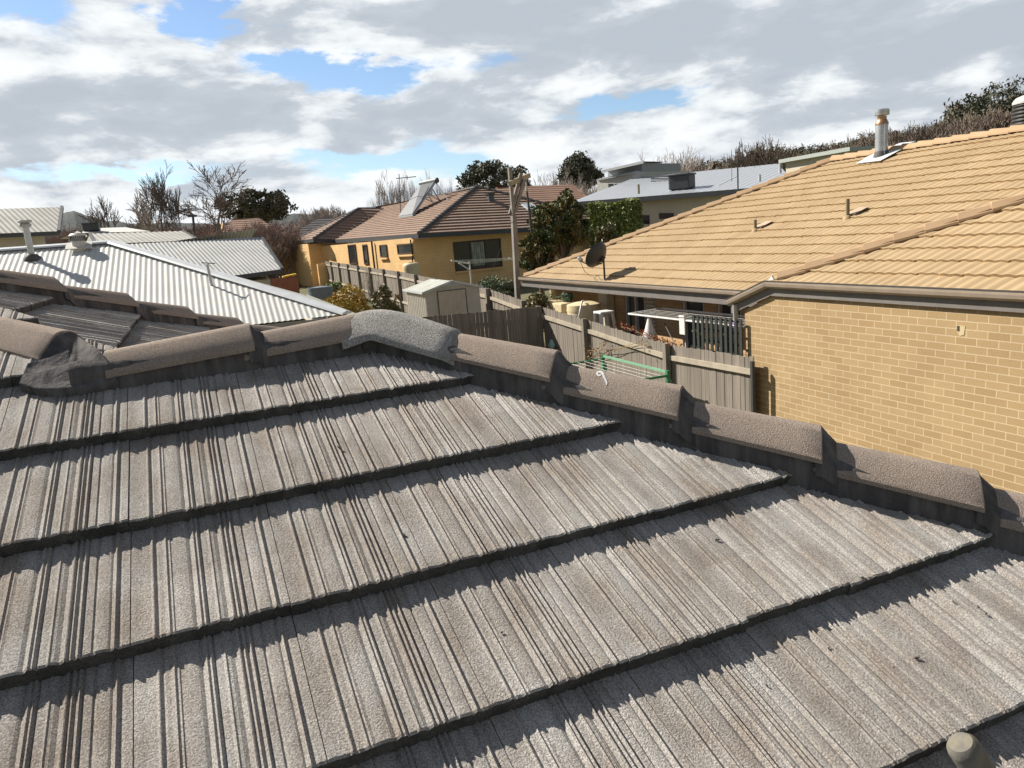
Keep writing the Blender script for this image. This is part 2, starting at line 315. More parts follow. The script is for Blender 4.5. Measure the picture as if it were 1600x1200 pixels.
        if smooth:
            me.polygons.foreach_set('use_smooth',[True]*len(me.polygons))
            if smooth!=True:
                me.set_sharp_from_angle(angle=smooth)
        o=bpy.data.objects.new(name,me); COL.objects.link(o)
        if parent is not None: o.parent=parent; WM[o]=WM[parent]
        else: WM[o]=Matrix.Identity(4)
        if label: o['label']=label
        return o
    def top(s,name,m,label,cat,group=None,smooth=False,kind=None,bevel=0):
        o=s.build(name,m,None,smooth,bevel=bevel); return setp(o,label,cat,group,kind)

def slope(mb,poly,gauge=None,step=.03,prof=None,du=.2,us=None,phase=0.0,lap=0.0,lift=0.0,nosed=True,jit=None,nv=1):
    """one roof slope from a planar polygon whose first edge is the eave (left to right seen from outside)"""
    P=[Vector(p) for p in poly]; o=P[0]; ud=(P[1]-P[0]).normalized(); 
    nn=Vector((0,0,0))
    for i in range(1,len(P)-1): nn+=(P[i]-P[0]).cross(P[i+1]-P[0])
    nn.normalize()
    if nn.z<0: nn=-nn
    vd=nn.cross(ud).normalized()
    if vd.z<0: vd=-vd
    Q=[((p-o).dot(ud),(p-o).dot(vd)) for p in P]
    umin,umax=min(q[0] for q in Q),max(q[0] for q in Q)
    if us is None: us=[umin+i*du for i in range(int((umax-umin)/du)+1)]
    us=sorted(set([round(u,5) for u in us if umin<=u<=umax]+[round(q[0],5) for q in Q]))
    def iv(u):
        vs=[]
        for i in range(len(Q)):
            a,b=Q[i],Q[(i+1)%len(Q)]
            if abs(a[0]-b[0])<1e-6:
                if abs(a[0]-u)<2e-5: vs+=[a[1],b[1]]
            elif min(a[0],b[0])-2e-5<=u<=max(a[0],b[0])+2e-5: t=(u-a[0])/(b[0]-a[0]); vs.append(a[1]+t*(b[1]-a[1]))
        return (min(vs),max(vs)) if vs else (0,0)
    I=[iv(u) for u in us]
    pf=prof or (lambda u,k:0.0)
    vmax=max(i[1] for i in I); vmin=min(i[0] for i in I)
    def pt(u,v,h): return o+ud*u+vd*v+nn*(h+lift)
    if not gauge:
        base=len(mb.v)
        for u,(a,b) in zip(us,I): mb.v.append(tuple(pt(u,a,pf(u,0)))); mb.v.append(tuple(pt(u,b,pf(u,0))))
        for i in range(len(us)-1): mb.f.append((base+2*i,base+2*i+2,base+2*i+3,base+2*i+1))
        return mb
    k0=math.floor((vmin-phase)/gauge); k1=math.ceil((vmax-phase)/gauge)
    for k in range(k0,k1+1):
        vb0=phase+k*gauge
        prev=None
        for u,(lo,hi) in zip(us,I):
            jv,jh=jit(u,k) if jit else (0,0)
            vb=vb0+jv; vt=vb0+gauge+lap
            b=max(vb,lo); t=min(vt,hi); ok=t>b+1e-5
            if not ok: t=b=min(max(b,lo),hi)
            H=lambda v:step*(1-(v-vb)/gauge)+pf(u,k)+jh
            nose=vb>=lo-1e-6
            cols=[pt(u,b-(.002 if nose else 0),-.004 if nose else H(b)-.002),pt(u,b-(.002 if nose else 0),H(b)-(.0025 if nosed else .001)),pt(u,min(b+(.003 if nosed else .001),t),H(b))]
            for j in range(1,nv): cols.append(pt(u,b+(t-b)*j/nv,H(b+(t-b)*j/nv)))
            cols.append(pt(u,t,H(t)))
            cur=(len(mb.v),ok,len(cols)); mb.v+=[tuple(c) for c in cols]
            if prev and (ok or prev[1]):
                for j in range(cur[2]-1):
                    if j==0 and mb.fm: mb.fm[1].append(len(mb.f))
                    mb.f.append((prev[0]+j,cur[0]+j,cur[0]+j+1,prev[0]+j+1))
            prev=cur
    return mb
def caps_along(mb,p,q,length,half,height,lift=0,over=.03):
    p,q=Vector(p),Vector(q); d=q-p; n=max(1,round(d.length/length)); sec=[(-half,-.03),(-half*.95,.0),(-half*.4,height*.93),(0,height),(half*.4,height*.93),(half*.95,.0),(half,-.03)]
    for i in range(n):
        a=p+d*(i/n); b=p+d*((i+1)/n+.03/d.length); mb.sweep([a+Vector((0,0,lift+over*.5)),b+Vector((0,0,lift-over*.5))],sec,[1.06,.94])
    return mb
# terrain height
def sstep(a,b,x): t=max(0,min(1,(x-a)/(b-a))); return t*t*(3-2*t)
EL=[(-180,-.9),(-30,-.9),(0,-.7),(15,-.4),(25,.1),(33,.9),(40,1.7),(48,3.0),(55,5.0),(65,6.5),(90,6.5),(140,2),(180,-.9)]
def G(x,y):
    z=-3.85+.024*max(0,min(y,70)-8)
    d=math.hypot(x,y)
    a=math.degrees(math.atan2(x,y)); e=0
    for (a0,e0),(a1,e1) in zip(EL,EL[1:]):
        if a0<=a<=a1: e=e0+(e1-e0)*(a-a0)/(a1-a0)
    f=sstep(45,200,d)
    return z*(1-f)+f*math.tan(R(e))*min(d,330)
# ------------------------------------------------------------------ the roof we stand on
# local frame: x along the tile courses, y up the slope in plan, camera at the origin, turned 2 degrees
roofA=thing('tiled_house','house whose grey ridged tile roof with dark-pointed brown caps fills the lower half','house',(0,0,0),R(2))
WMA=Matrix.Rotation(R(2),4,'Z')
def W(p): return WMA@Vector(p)
B=R(23); TB=math.tan(B); D=1.2177
NB=Vector((0,-math.sin(B),math.cos(B))); UB=Vector((0,math.cos(B),math.sin(B)))
STEP=.033
def P0(x,v,h=0): return NB*(-D+h)+Vector((x,0,0))+UB*v
XH=lambda v:.882-(v-1.801)*.9205        # hip line on the front slope
VR=2.15; AX=Vector((XH(VR),P0(0,VR).y,P0(0,VR).z))     # where ridge and hip meet
XL=-.12
E0=lambda x,y,h=0:Vector((x,y,-.247-(x+.27)*TB+h))
# tile cross-section (fractions of one tile width, metres)
bumps=[(.145,.016,.0045),(.235,.016,.0050),(.262,.012,.0030),(.330,.075,.0042),(.432,.014,.0050),(.458,.014,.0050),(.545,.016,.0050),(.572,.010,.002),(.632,.014,.0052),(.668,.014,.0052),(.704,.014,.0052),(.838,.055,.0036),(.912,.016,.0060)]
dips=[(.075,.06,.0012),(.168,.012,.0030),(.400,.02,.0045),(.478,.010,.0040),(.600,.014,.0030),(.650,.008,.003),(.686,.008,.003),(.722,.012,.004),(.785,.012,.0040),(.885,.012,.0030),(.933,.012,.003)]
def tprof(f):
    h=0
    for c,wd,a in bumps:
        d=abs(f-c)/wd
        if wd>.04: a*=.40
        if d<1: h+=a*(.5+.5*math.cos(math.pi*d))
    for c,wd,a in dips:
        d=abs(f-c)/wd
        if d<1: h-=a*(.5+.5*math.cos(math.pi*d))
    return h*.88
TW=.2935; TX0=-.200
fr=sorted(set([i/72 for i in range(72)]+[c for c,_,_ in bumps]+[c for c,_,_ in dips]))
_pc={f:tprof(f) for f in fr}
def tile_us(u0,u1,x0):
    out=[]
    for i in range(math.floor((u0-x0)/TW),math.ceil((u1-x0)/TW)+1):
        for f in fr: out.append(x0+(i+f*.987+.006)*TW)
        out+= [x0+(i+.0005)*TW,x0+(i+.003)*TW,x0+(i+.996)*TW]
    return out
def mkprof(x0,off):
    def p(u,k):
        q=(u+off-x0)/TW; f=q-math.floor(q)
        if f<.002 or f>.9985: return -.010
        return tprof(f)
    return p
_jr={}
def mkjit(x0,off,seed):
    def j(u,k):
        i=math.floor((u+off-x0)/TW+1e-6); key=(seed,i,k)
        if key not in _jr: r=random.Random(hash(key)); _jr[key]=(r.uniform(-.003,.003),r.uniform(-.0014,.0014),r.uniform(-.01,.01))
        a=_jr[key]; q=(u+off-x0)/TW-i
        return a[0]+a[2]*(q-.5)*.5+.0007*math.sin(u*61+k*3)+.0005*math.sin(u*173+k), a[1]
    return j
def lowered(h=-STEP): return h
poly=[P0(-3.6,-1.8,-STEP),P0(XH(-1.8),-1.8,-STEP),P0(XH(VR),VR,-STEP),P0(XL,VR,-STEP),P0(XL-2.0,VR+2.0/.9205,-STEP),P0(-3.6,VR+2.0/.9205,-STEP)]
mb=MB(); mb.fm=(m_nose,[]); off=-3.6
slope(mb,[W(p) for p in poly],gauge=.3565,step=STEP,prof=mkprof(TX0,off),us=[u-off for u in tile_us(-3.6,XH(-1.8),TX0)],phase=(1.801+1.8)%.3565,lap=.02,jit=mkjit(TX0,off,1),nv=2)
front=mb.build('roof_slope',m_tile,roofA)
# side slope beyond the broken hip: falls towards +x, courses along y
ep=[E0(1.6,4.10,-STEP),E0(1.6,6.2,-STEP),E0(-1.165,3.435,-STEP),E0(-.12,2.39,-STEP)]
EV=1/math.cos(B)
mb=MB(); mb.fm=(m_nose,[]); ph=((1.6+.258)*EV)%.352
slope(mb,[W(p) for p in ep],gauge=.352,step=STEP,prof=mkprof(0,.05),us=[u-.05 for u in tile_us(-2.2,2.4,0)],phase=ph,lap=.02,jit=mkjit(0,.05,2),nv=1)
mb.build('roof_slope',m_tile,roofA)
# hidden slopes behind
ZR=AX.z
back=[(XL+3.2,2.39+3.2+.2,ZR-3.3*TB),(XL+3.2,2.39+3.2,ZR-3.2*TB)]
mb=MB()
endp=[W(AX+Vector((3.6,-3.6,-3.6*TB-STEP))),W(AX+Vector((3.6,3.0,-3.6*TB-STEP))),W(AX+Vector((3.0,3.0,-3.0*TB-STEP))),W(AX+Vector((0,0,-STEP)))]
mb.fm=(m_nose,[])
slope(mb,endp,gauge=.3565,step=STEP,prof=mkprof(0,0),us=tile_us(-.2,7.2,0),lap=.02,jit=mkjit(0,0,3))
bk=[W(AX+Vector((3.0,3.0,-3.0*TB-STEP))),W(AX+Vector((XL-AX.x+3.0,3.0,-3.0*TB-STEP))),W(Vector((XL,AX.y,ZR-STEP))),W(AX+Vector((0,0,-STEP)))]
slope(mb,bk,gauge=.3565,step=STEP,prof=mkprof(0,0),us=tile_us(-8.2,8.2,0),lap=.02,jit=mkjit(0,0,4))
fb=[W(E0(1.6,6.2,-STEP)),W(Vector((-1.165-2.77,6.2,E0(1.6,0).z-STEP))),W(E0(-1.165-.6,3.435,-STEP)+Vector((0,0,-.6*TB))),W(E0(-1.165,3.435,-STEP))]
slope(mb,fb,gauge=.3565,step=STEP,du=TW/4,lap=.02)
mb.build('roof_slope',m_tile,roofA)

CAPSEC=[(-.090,-.004),(-.0895,.008),(-.084,.018),(-.034,.0605),(-.024,.066),(-.012,.0688),(0,.0695),(.012,.0688),(.024,.066),(.034,.0605),(.084,.018),(.0895,.008),(.090,-.004)]
def ridge_cap(p,q,hs,he,ks=.90,ke=1.06,mt=None,name='ridge_cap',label=None):
    p,q=Vector(p),Vector(q); n=7; pts=[];ss=[]
    for i in range(n+1):
        t=i/n; b=p.lerp(q,t)+Vector((0,0,hs+(he-hs)*t)); pts.append(W(b)); k=ks+(ke-ks)*t; ss.append((k,k))
    # rolled lower lip, then a slightly undercut end face
    d=(q-p).normalized()
    pts.append(W(q+d*.003+Vector((0,0,he)))); ss.append((ke*.985,ke*.98))
    pts.append(W(q+d*.0045+Vector((0,0,he-.004)))); ss.append((ke*.80,ke*.60))
    # pointing under the proud lower end, run out onto the next cap
    sec2=[(a,b) for a,b in CAPSEC]; sec2[0]=(-.091,-.040); sec2[-1]=(.091,-.040)
    cp=[W(q+d*-.015+Vector((0,0,he))),W(q+d*.004+Vector((0,0,he-.001))),W(q+d*.020+Vector((0,0,he-.014))),W(q+d*.040+Vector((0,0,he-.027)))]; cs=[(ke*.965,ke*.955),(ke*.955,ke*.94),(ke*.93,ke*.93),(ke*.90,ke*.90)]
    mo=MB().sweep(cp,sec2,cs); mo.v=[tuple(Vector(v)+Vector((1,1,1))*.004*mnoise.noise(Vector(v)*38)) for v in mo.v]
    mo.build('mortar_bed',m_mortar,roofA,smooth=R(60))
    return MB().sweep(pts,CAPSEC,ss).build(name,mt or m_cap,roofA,smooth=R(26),label=label)
HC=.016      # base height of the caps above the tile line
hip=lambda t:AX+Vector((t,-t,-t*TB))
ts=[.06,.185,.44,.702,.966,1.23,1.495,1.76,2.025,2.29,2.555]
hipcaps=[]
for i in range(1,len(ts)-1):
    hipcaps.append(ridge_cap(hip(ts[i]-.03),hip(ts[i+1]),HC-.016,HC+.018))
rx=lambda x:Vector((x,AX.y,AX.z))
RH=HC-.030
ridge_cap(rx(-.25),rx(.155),RH-.010,RH+.016,.95,1.05)
ridge_cap(rx(.125),rx(.50),RH-.012,RH+.010,.93,1.02)

# broken hip cap on the left and the far hip
bh=lambda s:Vector((-.215-s,2.475+s*.90,-.262+s*.375))
BHC=-.062
ridge_cap(bh(.42),bh(.15),BHC-.005,BHC+.012,.95,1.12,label='broad sunlit cap ending in shade at the left edge')
for s in (.80,1.18,1.56): ridge_cap(bh(s),bh(s-.385),BHC-.012,BHC+.012)
fh=lambda s:Vector((-.30+s,4.38+s,E0(-.30,0).z-s*TB))
for i in range(-3,6): ridge_cap(fh(i*.272-.02),fh(i*.272+.262),-.004,.020)
# three-way starter cap, coarse and grey, where ridge and hip meet
pts=[];ss=[]
for i in range(13):
    t=i/12
    if t<.4: p=rx(AX.x-.125+.125*t/.4)+Vector((0,0,(RH-HC)*(1-t/.4)))
    else: p=hip((t-.4)/.6*.20)
    pts.append(p); 
# soften the bend
sm=[pts[0]]+[(pts[i-1]+pts[i]*2+pts[i+1])/4 for i in range(1,12)]+[pts[12]]
for _ in range(6): sm=[sm[0]]+[(sm[i-1]+sm[i]*2+sm[i+1])/4 for i in range(1,12)]+[sm[12]]
ss=[]
for i in range(13):
    t=i/12; k=1.10+.08*math.sin(math.pi*t); ss.append((k*1.06+.06*math.sin(math.pi*t)**2,k*1.0))
for i in range(13): sm[i]=sm[i]+Vector((0,0,HC-.012))
d0=(sm[1]-sm[0]).normalized()
sm=[sm[0]-d0*.016]+sm+[sm[12]+(sm[12]-sm[11]).normalized()*.03+Vector((0,0,-.012))]; ss=[(ss[0][0]*.97,ss[0][1]*.9)]+ss+[(ss[12][0]*.88,ss[12][1]*.74)]
MB().sweep([W(p) for p in sm],CAPSEC,ss).build('starter_cap',m_apex,roofA,smooth=R(55),label='coarse light grey three-way cap at the top corner')
# pointing: a wavy strip of mortar from under the caps down onto the tiles
def mortar(path,side,off,h0,h1,seed,foot=.012):
    mb=MB(); r=random.Random(seed); n=len(path); pv=None
    for i,p in enumerate(path):
        d=(path[min(i+1,n-1)]-path[max(i-1,0)]); d.z=0; d.normalize(); lat=Vector((d.y,-d.x,0))*side
        a=.0035*mnoise.noise(Vector((i*.33,seed,0)))+.002*mnoise.noise(Vector((i*1.3,seed,5)))
        fz=.010*mnoise.noise(Vector((i*.5,seed,9)))
        q=[p+lat*(off-.05)+Vector((0,0,h0+.03)),p+lat*(off-.004+a)+Vector((0,0,h0+.012)),p+lat*(off+.002+a)+Vector((0,0,h0-.008)),p+lat*(off+.004+a*1.5)+Vector((0,0,(h0+h1)/2)),p+lat*(off+.006+a*1.3)+Vector((0,0,h1+.02+fz)),p+lat*(off+.007+foot*.5+fz*.3)+Vector((0,0,h1+fz*.4)),p+lat*(off-.03)+Vector((0,0,h1-.06))]
        b=len(mb.v); mb.v+=[tuple(W(x)) for x in q]
        if pv is not None:
            for j in range(6): mb.f.append((pv+j,b+j,b+j+1,pv+j+1))
        pv=b
    return mb
n=260
mb=mortar([hip(i/n*3.4+.02) for i in range(n+1)],1,.079,HC+.008,-.085,3); mb.build('mortar_bed',m_mortar,roofA,smooth=True)
mb=mortar([hip(i/n*3.4+.02) for i in range(0,n+1,3)],-1,.079,HC+.008,-.085,4); mb.build('mortar_bed',m_mortar,roofA,smooth=True)
n=90
mb=mortar([rx(-.34+i/n*(AX.x+.38)) for i in range(n+1)],1,.079,RH+.010,-.080,5); mb.build('mortar_bed',m_mortar,roofA,smooth=True)
mb=mortar([rx(-.34+i/n*(AX.x+.38)) for i in range(0,n+1,3)],-1,.079,RH+.010,-.080,6); mb.build('mortar_bed',m_mortar,roofA,smooth=True)
mb=mortar([bh(1.6-i/n*1.5) for i in range(n+1)],1,.079,BHC+.02,-.09,7,.02); mb.build('mortar_bed',m_mortar,roofA,smooth=True)
mb=mortar([bh(1.6-i/n*1.5) for i in range(0,n+1,2)],-1,.079,BHC+.02,-.085,8); mb.build('mortar_bed',m_mortar,roofA,smooth=True)
mb=mortar([fh(-.8+i/n*2.4) for i in range(n+1)],1,.079,0.022,-.085,9); mb.build('mortar_bed',m_mortar,roofA,smooth=True)
mb=mortar([fh(-.8+i/n*2.4) for i in range(0,n+1,2)],-1,.079,0.022,-.085,10); mb.build('mortar_bed',m_mortar,roofA,smooth=True)
# wedge of pointing that closes the broken hip cap onto the ridge
def pl(x,y,p,n): d=ray(x,y); return d*(Vector(p).dot(n)/d.dot(n))
NW_=WMA.to_3x3()@NB; tp=W(P0(0,0,-.012)); bd=(bh(.15)-bh(.42)).normalized(); bdw=WMA.to_3x3()@bd; e0=W(bh(.145)+Vector((0,0,BHC+.01)))
tq=W(P0(0,0,.018))
def nearer(x,y):
    p1,p2=pl(x,y,e0,bdw),pl(x,y,tq,NW_); return p1 if 0<p1.length<p2.length else p2
tp=W(P0(0,0,-.004))
topl=[nearer(44,569),nearer(80,559),nearer(110,547),nearer(122,527),W(rx(-.262)+Vector((0,-.012,RH+.062))),W(rx(-.235)+Vector((0,-.078,RH+.015)))]
botl=[pl(30,600,tp,NW_),pl(62,611,tp,NW_),pl(92,611,tp,NW_),pl(122,609,tp,NW_),pl(150,604,tp,NW_),pl(185,597,tp,NW_)]
mb=MB(); nu,nv_=40,14
for i in range(nu+1):
    f=i/nu*5; a_=min(4,int(f)); f-=a_; T=topl[a_].lerp(topl[a_+1],f); Bq=botl[a_].lerp(botl[a_+1],f)
    for j in range(nv_+1):
        v=j/nv_; p=T.lerp(Bq,min(1,v*1.08))+NW_*(.003 if v<.93 else -.05*(v-.93)/.07)+NW_*.005*mnoise.noise(Vector((i*.16,j*.22,1)))*math.sin(math.pi*min(1,v*1.2))
        mb.v.append(tuple(p))
for i in range(nu):
    for j in range(nv_): b_=i*(nv_+1)+j; mb.f.append((b_,b_+nv_+1,b_+nv_+2,b_+1))
mb.build('mortar_bed',m_mortar,roofA,smooth=True)
# walls under the eaves
mb=MB(); zt=P0(0,-1.5).z-.02
mb.prism([W((-3.4,P0(0,-1.3).y,-3.85)),W((AX.x+3.1,P0(0,-1.3).y,-3.85)),W((AX.x+3.1,AX.y+2.5,-3.85)),W((-3.4,AX.y+2.5,-3.85))],(0,0,zt+3.85-.25)); mb.build('wall',m_brick2,roofA)
# ------------------------------------------------------------------ ground and hills
def ground():
    rs=[0]+[1.5*1.12**i for i in range(70)]; rs=[r for r in rs if r<4200]; na=120
    mb=MB(); mb.v.append((0,0,G(0,0)))
    for r in rs[1:]:
        for k in range(na):
            a=2*math.pi*k/na; x,y=r*math.sin(a),r*math.cos(a); z=G(x,y)
            if r>300: z+=3*mnoise.noise(Vector((x/150,y/150,0)))
            mb.v.append((x,y,z))
    for k in range(na): mb.f.append((0,1+k,1+(k+1)%na))
    for i in range(len(rs)-2):
        for k in range(na):
            b=1+i*na; mb.f.append((b+k,b+na+k,b+na+(k+1)%na,b+(k+1)%na))
    setp(mb.build('ground',m_grass,None,True),kind='structure')
ground()
def ridge_hill(pts,depth,base,seed):
    """a long wooded hill: silhouette heights along a line of world points, with a real back and front slope"""
    mb=MB(); n=len(pts); m=9
    for i,p in enumerate(pts):
        d=Vector((p.x,p.y,0)).normalized()
        for j in range(m):
            t=j/(m-1)*2-1; h=max(0,1-abs(t)**1.5)
            q=Vector((p.x,p.y,0))+d*depth*t
            z=base+(p.z-base)*h+(2.5*mnoise.noise(Vector((q.x*.03,q.y*.03,seed))) if abs(t)<.95 else -6)
            mb.v.append((q.x,q.y,z))
    for i in range(n-1):
        for j in range(m-1): mb.f.append((i*m+j,(i+1)*m+j,(i+1)*m+j+1,i*m+j+1))
    return mb
def hillpts(pix,dist): 
    out=[]
    for i in range(len(pix)-1):
        for k in range(8):
            t=k/8; x=pix[i][0]*(1-t)+pix[i+1][0]*t; y=pix[i][1]*(1-t)+pix[i+1][1]*t+1.6*mnoise.noise(Vector((x*.11,dist,0)))
            out.append(atd(x,y,dist))
    return out
hl=ridge_hill(hillpts([(-700,330),(-300,342),(-60,336),(0,328),(40,326),(70,332),(98,333),(115,329),(135,336),(165,345),(200,349),(280,348),(340,350),(420,338),(460,333),(500,338),(600,345),(760,350),(900,330)],1500),420,0,1)
setp(hl.build('hills',m_hill,None,True),kind='structure')

# ------------------------------------------------------------------ tan brick house on the right
GT=-3.85
tan=thing('brick_house','tan brick house on the right with sunlit tan tile roof and blank side wall','house',(8.0,6.0,GT))
T22=math.tan(R(22)); XM,ZM=8.0,-1.24; YE=19.55
RX=XM+5.65; RZ=ZM+5.65*T22
# main slope and the hidden ones
def tprof2(u,k):
    f=(u/.30)%1.0
    if f<.02: return -.006
    return .013*(.5-.5*math.cos(2*math.pi*2*f))-.004
_tj={}
def tjit(u,k):
    i=math.floor(u/.30+1e-6); key=(i,k)
    if key not in _tj: r=random.Random(hash(key)); _tj[key]=(r.uniform(-.008,.008),r.uniform(-.003,.003))
    return _tj[key]
us=[i*.30/12 for i in range(-1200,1200)]+[i*.30+.003 for i in range(-100,100)]
RO_=roof_main=[(XM-.04,-9,ZM-.016),(XM-.04,YE,ZM-.016),(RX,YE-5.65,RZ),(RX,-9,RZ)]
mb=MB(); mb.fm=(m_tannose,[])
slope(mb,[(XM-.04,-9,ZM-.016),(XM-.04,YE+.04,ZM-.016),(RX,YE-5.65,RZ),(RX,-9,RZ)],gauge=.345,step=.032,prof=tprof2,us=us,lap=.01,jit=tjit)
mb.build('roof_slope',m_tan,tan)
mb=MB()
slope(mb,[(2*RX-XM,YE+.04,ZM-.016),(XM-.04,YE+.04,ZM-.016),(RX,YE-5.65,RZ)],gauge=.345,step=.032,du=.15,lap=.01)
slope(mb,[(2*RX-XM,-9,ZM-.016),(2*RX-XM,YE,ZM-.016),(RX,YE-5.65,RZ),(RX,-9,RZ)],gauge=.345,step=.032,du=.3,lap=.01)
mb.build('roof_slope',m_tan,tan)
# near wing: slope A, and the end slope hidden behind its hip
XA,ZA,YA=7.5,-.985,8.75
LA=4.5
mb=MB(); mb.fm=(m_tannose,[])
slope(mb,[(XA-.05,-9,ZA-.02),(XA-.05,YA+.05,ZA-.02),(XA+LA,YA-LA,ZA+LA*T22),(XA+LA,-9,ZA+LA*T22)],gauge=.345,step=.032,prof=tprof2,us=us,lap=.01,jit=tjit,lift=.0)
mb.build('roof_slope',m_tan,tan)
mb=MB()
slope(mb,[(XA+LA,YA+.75,ZA-.75*T22),(XA-.05,YA+.75,ZA-.75*T22),(XA-.05,YA,ZA),(XA+LA,YA-LA,ZA+LA*T22)],gauge=.345,step=.032,du=.1,lap=.01)
mb.build('roof_slope',m_tan,tan)
# capping
def capset(p,q,name='ridge_capping'):
    mb=MB(); caps_along(mb,p,q,.385,.115,.085,lift=.035,over=.022); mb.build(name,m_tancap,tan)
capset((XM+.02,YE-.02,ZM),(RX,YE-5.65,RZ),'hip_capping'); capset((RX,YE-5.65,RZ),(RX,-6,RZ)); capset((XA+.03,YA-.03,ZA+.01),(XA+LA,YA-LA,ZA+LA*T22),'hip_capping')
capset((RX,YE-5.65,RZ),(2*RX-XM,YE,ZM),'hip_capping')
mb=MB()
for sgn in (1,-1):
    o=Vector((1,1,0)).normalized()*.095*sgn*-1
    a=Vector((XA+.03,YA-.03,ZA)); b=Vector((XA+LA,YA-LA,ZA+LA*T22)); 
    mb.prism([a+o+Vector((0,0,.06)),b+o+Vector((0,0,.06)),b+o+Vector((0,0,-.10)),a+o+Vector((0,0,-.10))],o*-.1)
mb.build('cap_mortar',m_tanmortar,tan)
# white chip of lead flashing at the hip foot
mb=MB(); c=onX(1204,437,7.53); mb.prism([c+Vector((0,-.10,-.05)),c+Vector((0,.10,-.05)),c+Vector((0,-.02,.06))],(.03,0,0)); mb.build('lead_flashing',m_lead,tan)
# blank side wall with raked top
WY=9.42
zt=ZA-.185
mb=MB(); mb.prism([(XA,WY,GT-.1),(XA,WY,-1.452),(XA,8.80,zt),(XA,-9,zt),(XA,-9,GT-.1)],(.23,0,0)); mb.build('wall',m_brick,tan)
mb=MB(); mb.box((XA+.8,WY-.115,(GT-1.4)/2),(1.6-.46,.229,-1.4-GT)); mb.build('wall',m_brick2,tan)
# chipped brick beside the gutter
c=onX(1500,514,XA-.004); mb=MB()
mb.prism([c+Vector((0,.03,-.035)),c+Vector((0,.03,.04)),c+Vector((0,-.06,.035)),c+Vector((0,-.05,-.06)),c+Vector((0,0,-.08))],(.003,0,0)); mb.build('render_patch',plain('pale_render_patch',(.55,.45,.28),.9),tan)
mb=MB(); mb.box(c+Vector((-.004,.022,.006)),(.006,.022,.055)); mb.build('brick_chip',plain('dark_chip',(.10,.085,.06),.9),tan)
# fascia and gutter: straight run and rake
def gutter_run(p,q,nrm,drop=.19,gh=.105,gw=.11):
    """p,q: top back line; nrm: outward"""
    p,q,n=Vector(p),Vector(q),Vector(nrm)
    g=MB(); prof=[(0.0,-gh),(gw*.62,-gh),(gw*.92,-gh*.72),(gw,-gh*.35),(gw,0),(gw-.012,0),(gw-.02,-gh*.6),(.012,-gh*.6),(0.012,-.02),(0,-.02)]
    vs=[p+n*a+Vector((0,0,b)) for a,b in prof]; g.prism(vs,q-p); 
    l=MB(); l.bar(p+n*(gw-.004)+Vector((0,0,.003)),q+n*(gw-.004)+Vector((0,0,.003)),.016,.016); l.bar(p+n*.05+Vector((0,0,-.035)),q+n*.05+Vector((0,0,-.035)),.075,.012)
    f=MB(); f.prism([p+Vector((0,0,-gh-.0)),p+n*.018+Vector((0,0,-gh)),p+n*.018+Vector((0,0,-gh-drop)),p+Vector((0,0,-gh-drop))],q-p)
    return g,l,f
g,l,f=gutter_run((XA-.03,YA+.06,ZA+.015),(XA-.03,-9,ZA+.015),(-1,0,0),.115)
g.build('gutter',m_gutter,tan); l.build('gutter_lip',m_guttop,tan); f.build('fascia',m_fascia,tan)
g,l,f=gutter_run((XA-.032,9.69,-1.285),(XA-.032,YA+.055,ZA+.015),(-1,0,0),.125)
g.build('gutter',m_gutter,tan); l.build('gutter_lip',m_guttop,tan); f.build('fascia',m_fascia,tan)
# set-back eave
g,l,f=gutter_run((XM,YE+.15,ZM+.03),(XM,9.72,ZM+.03),(-1,0,0),.16)
g.build('gutter',m_gutter,tan); l.build('gutter_lip',m_guttop,tan); f.build('fascia',m_fascia,tan)
mb=MB(); mb.box((XM+.42,(YE+9.6)/2,ZM-.23),(.8,YE-9.6,.02)); mb.build('soffit',m_fascia,tan)
# wall behind the eave, split round the doors
XW=8.75
doors=[(977,1008),(1066,1100),(1120,1158)]
ys=[]
for a,b in doors: ys.append((onX(b,500,XW).y,onX(a,500,XW).y))
mb=MB(); cur=19.1
for y0,y1 in ys:
    mb.box((XW+.115,(cur+y1)/2,(GT-1.40)/2),(.23,cur-y1,-1.46-GT)); cur=y0
if cur>9.45: mb.box((XW+.115,(cur+9.43)/2,(GT-1.40)/2),(.23,cur-9.43,-1.46-GT))
mb.build('wall',m_brick2,tan)
mb=MB(); mb.box((XW+3,18.98,(GT-1.40)/2),(5.5,.23,-1.46-GT)); mb.build('wall',m_brick2,tan)
for i,(y0,y1) in enumerate(ys):
    gl=MB().box((XW+.10,(y0+y1)/2,GT+1.12),(.02,y1-y0-.02,2.2)).build('sliding_door',m_glass2,tan)
    fr_=MB()
    for y in (y0+.03,y1-.03)+(((y0+y1)/2,) if i==0 else ()): fr_.box((XW+.06,y,GT+1.14),(.07,.055,2.28))
    fr_.box((XW+.06,(y0+y1)/2,GT+2.25),(.075,y1-y0,.06)); fr_.box((XW+.06,(y0+y1)/2,GT+.04),(.075,y1-y0,.06)); fr_.build('door_frame',m_alu,gl)
# louvred vent beside the first door, meter box
mb=MB(); y0=onX(1012,470,XW).y; y1=onX(1024,470,XW).y
for k in range(9): mb.box((XW-.02,(y0+y1)/2,-1.62-.085*k),(.05,abs(y0-y1),.03))
mb.build('louvre',m_alu,tan)
c=onX(948,480,XW-.12); mb=MB(); mb.box(c+Vector((0,0,-.05)),(.2,.42,1.25)); mb.box(c+Vector((-.105,0,.28)),(.012,.38,.02)); mb.build('meter_box',plain('cream_meter_box',(.56,.50,.38),.5),tan,bevel=.01)
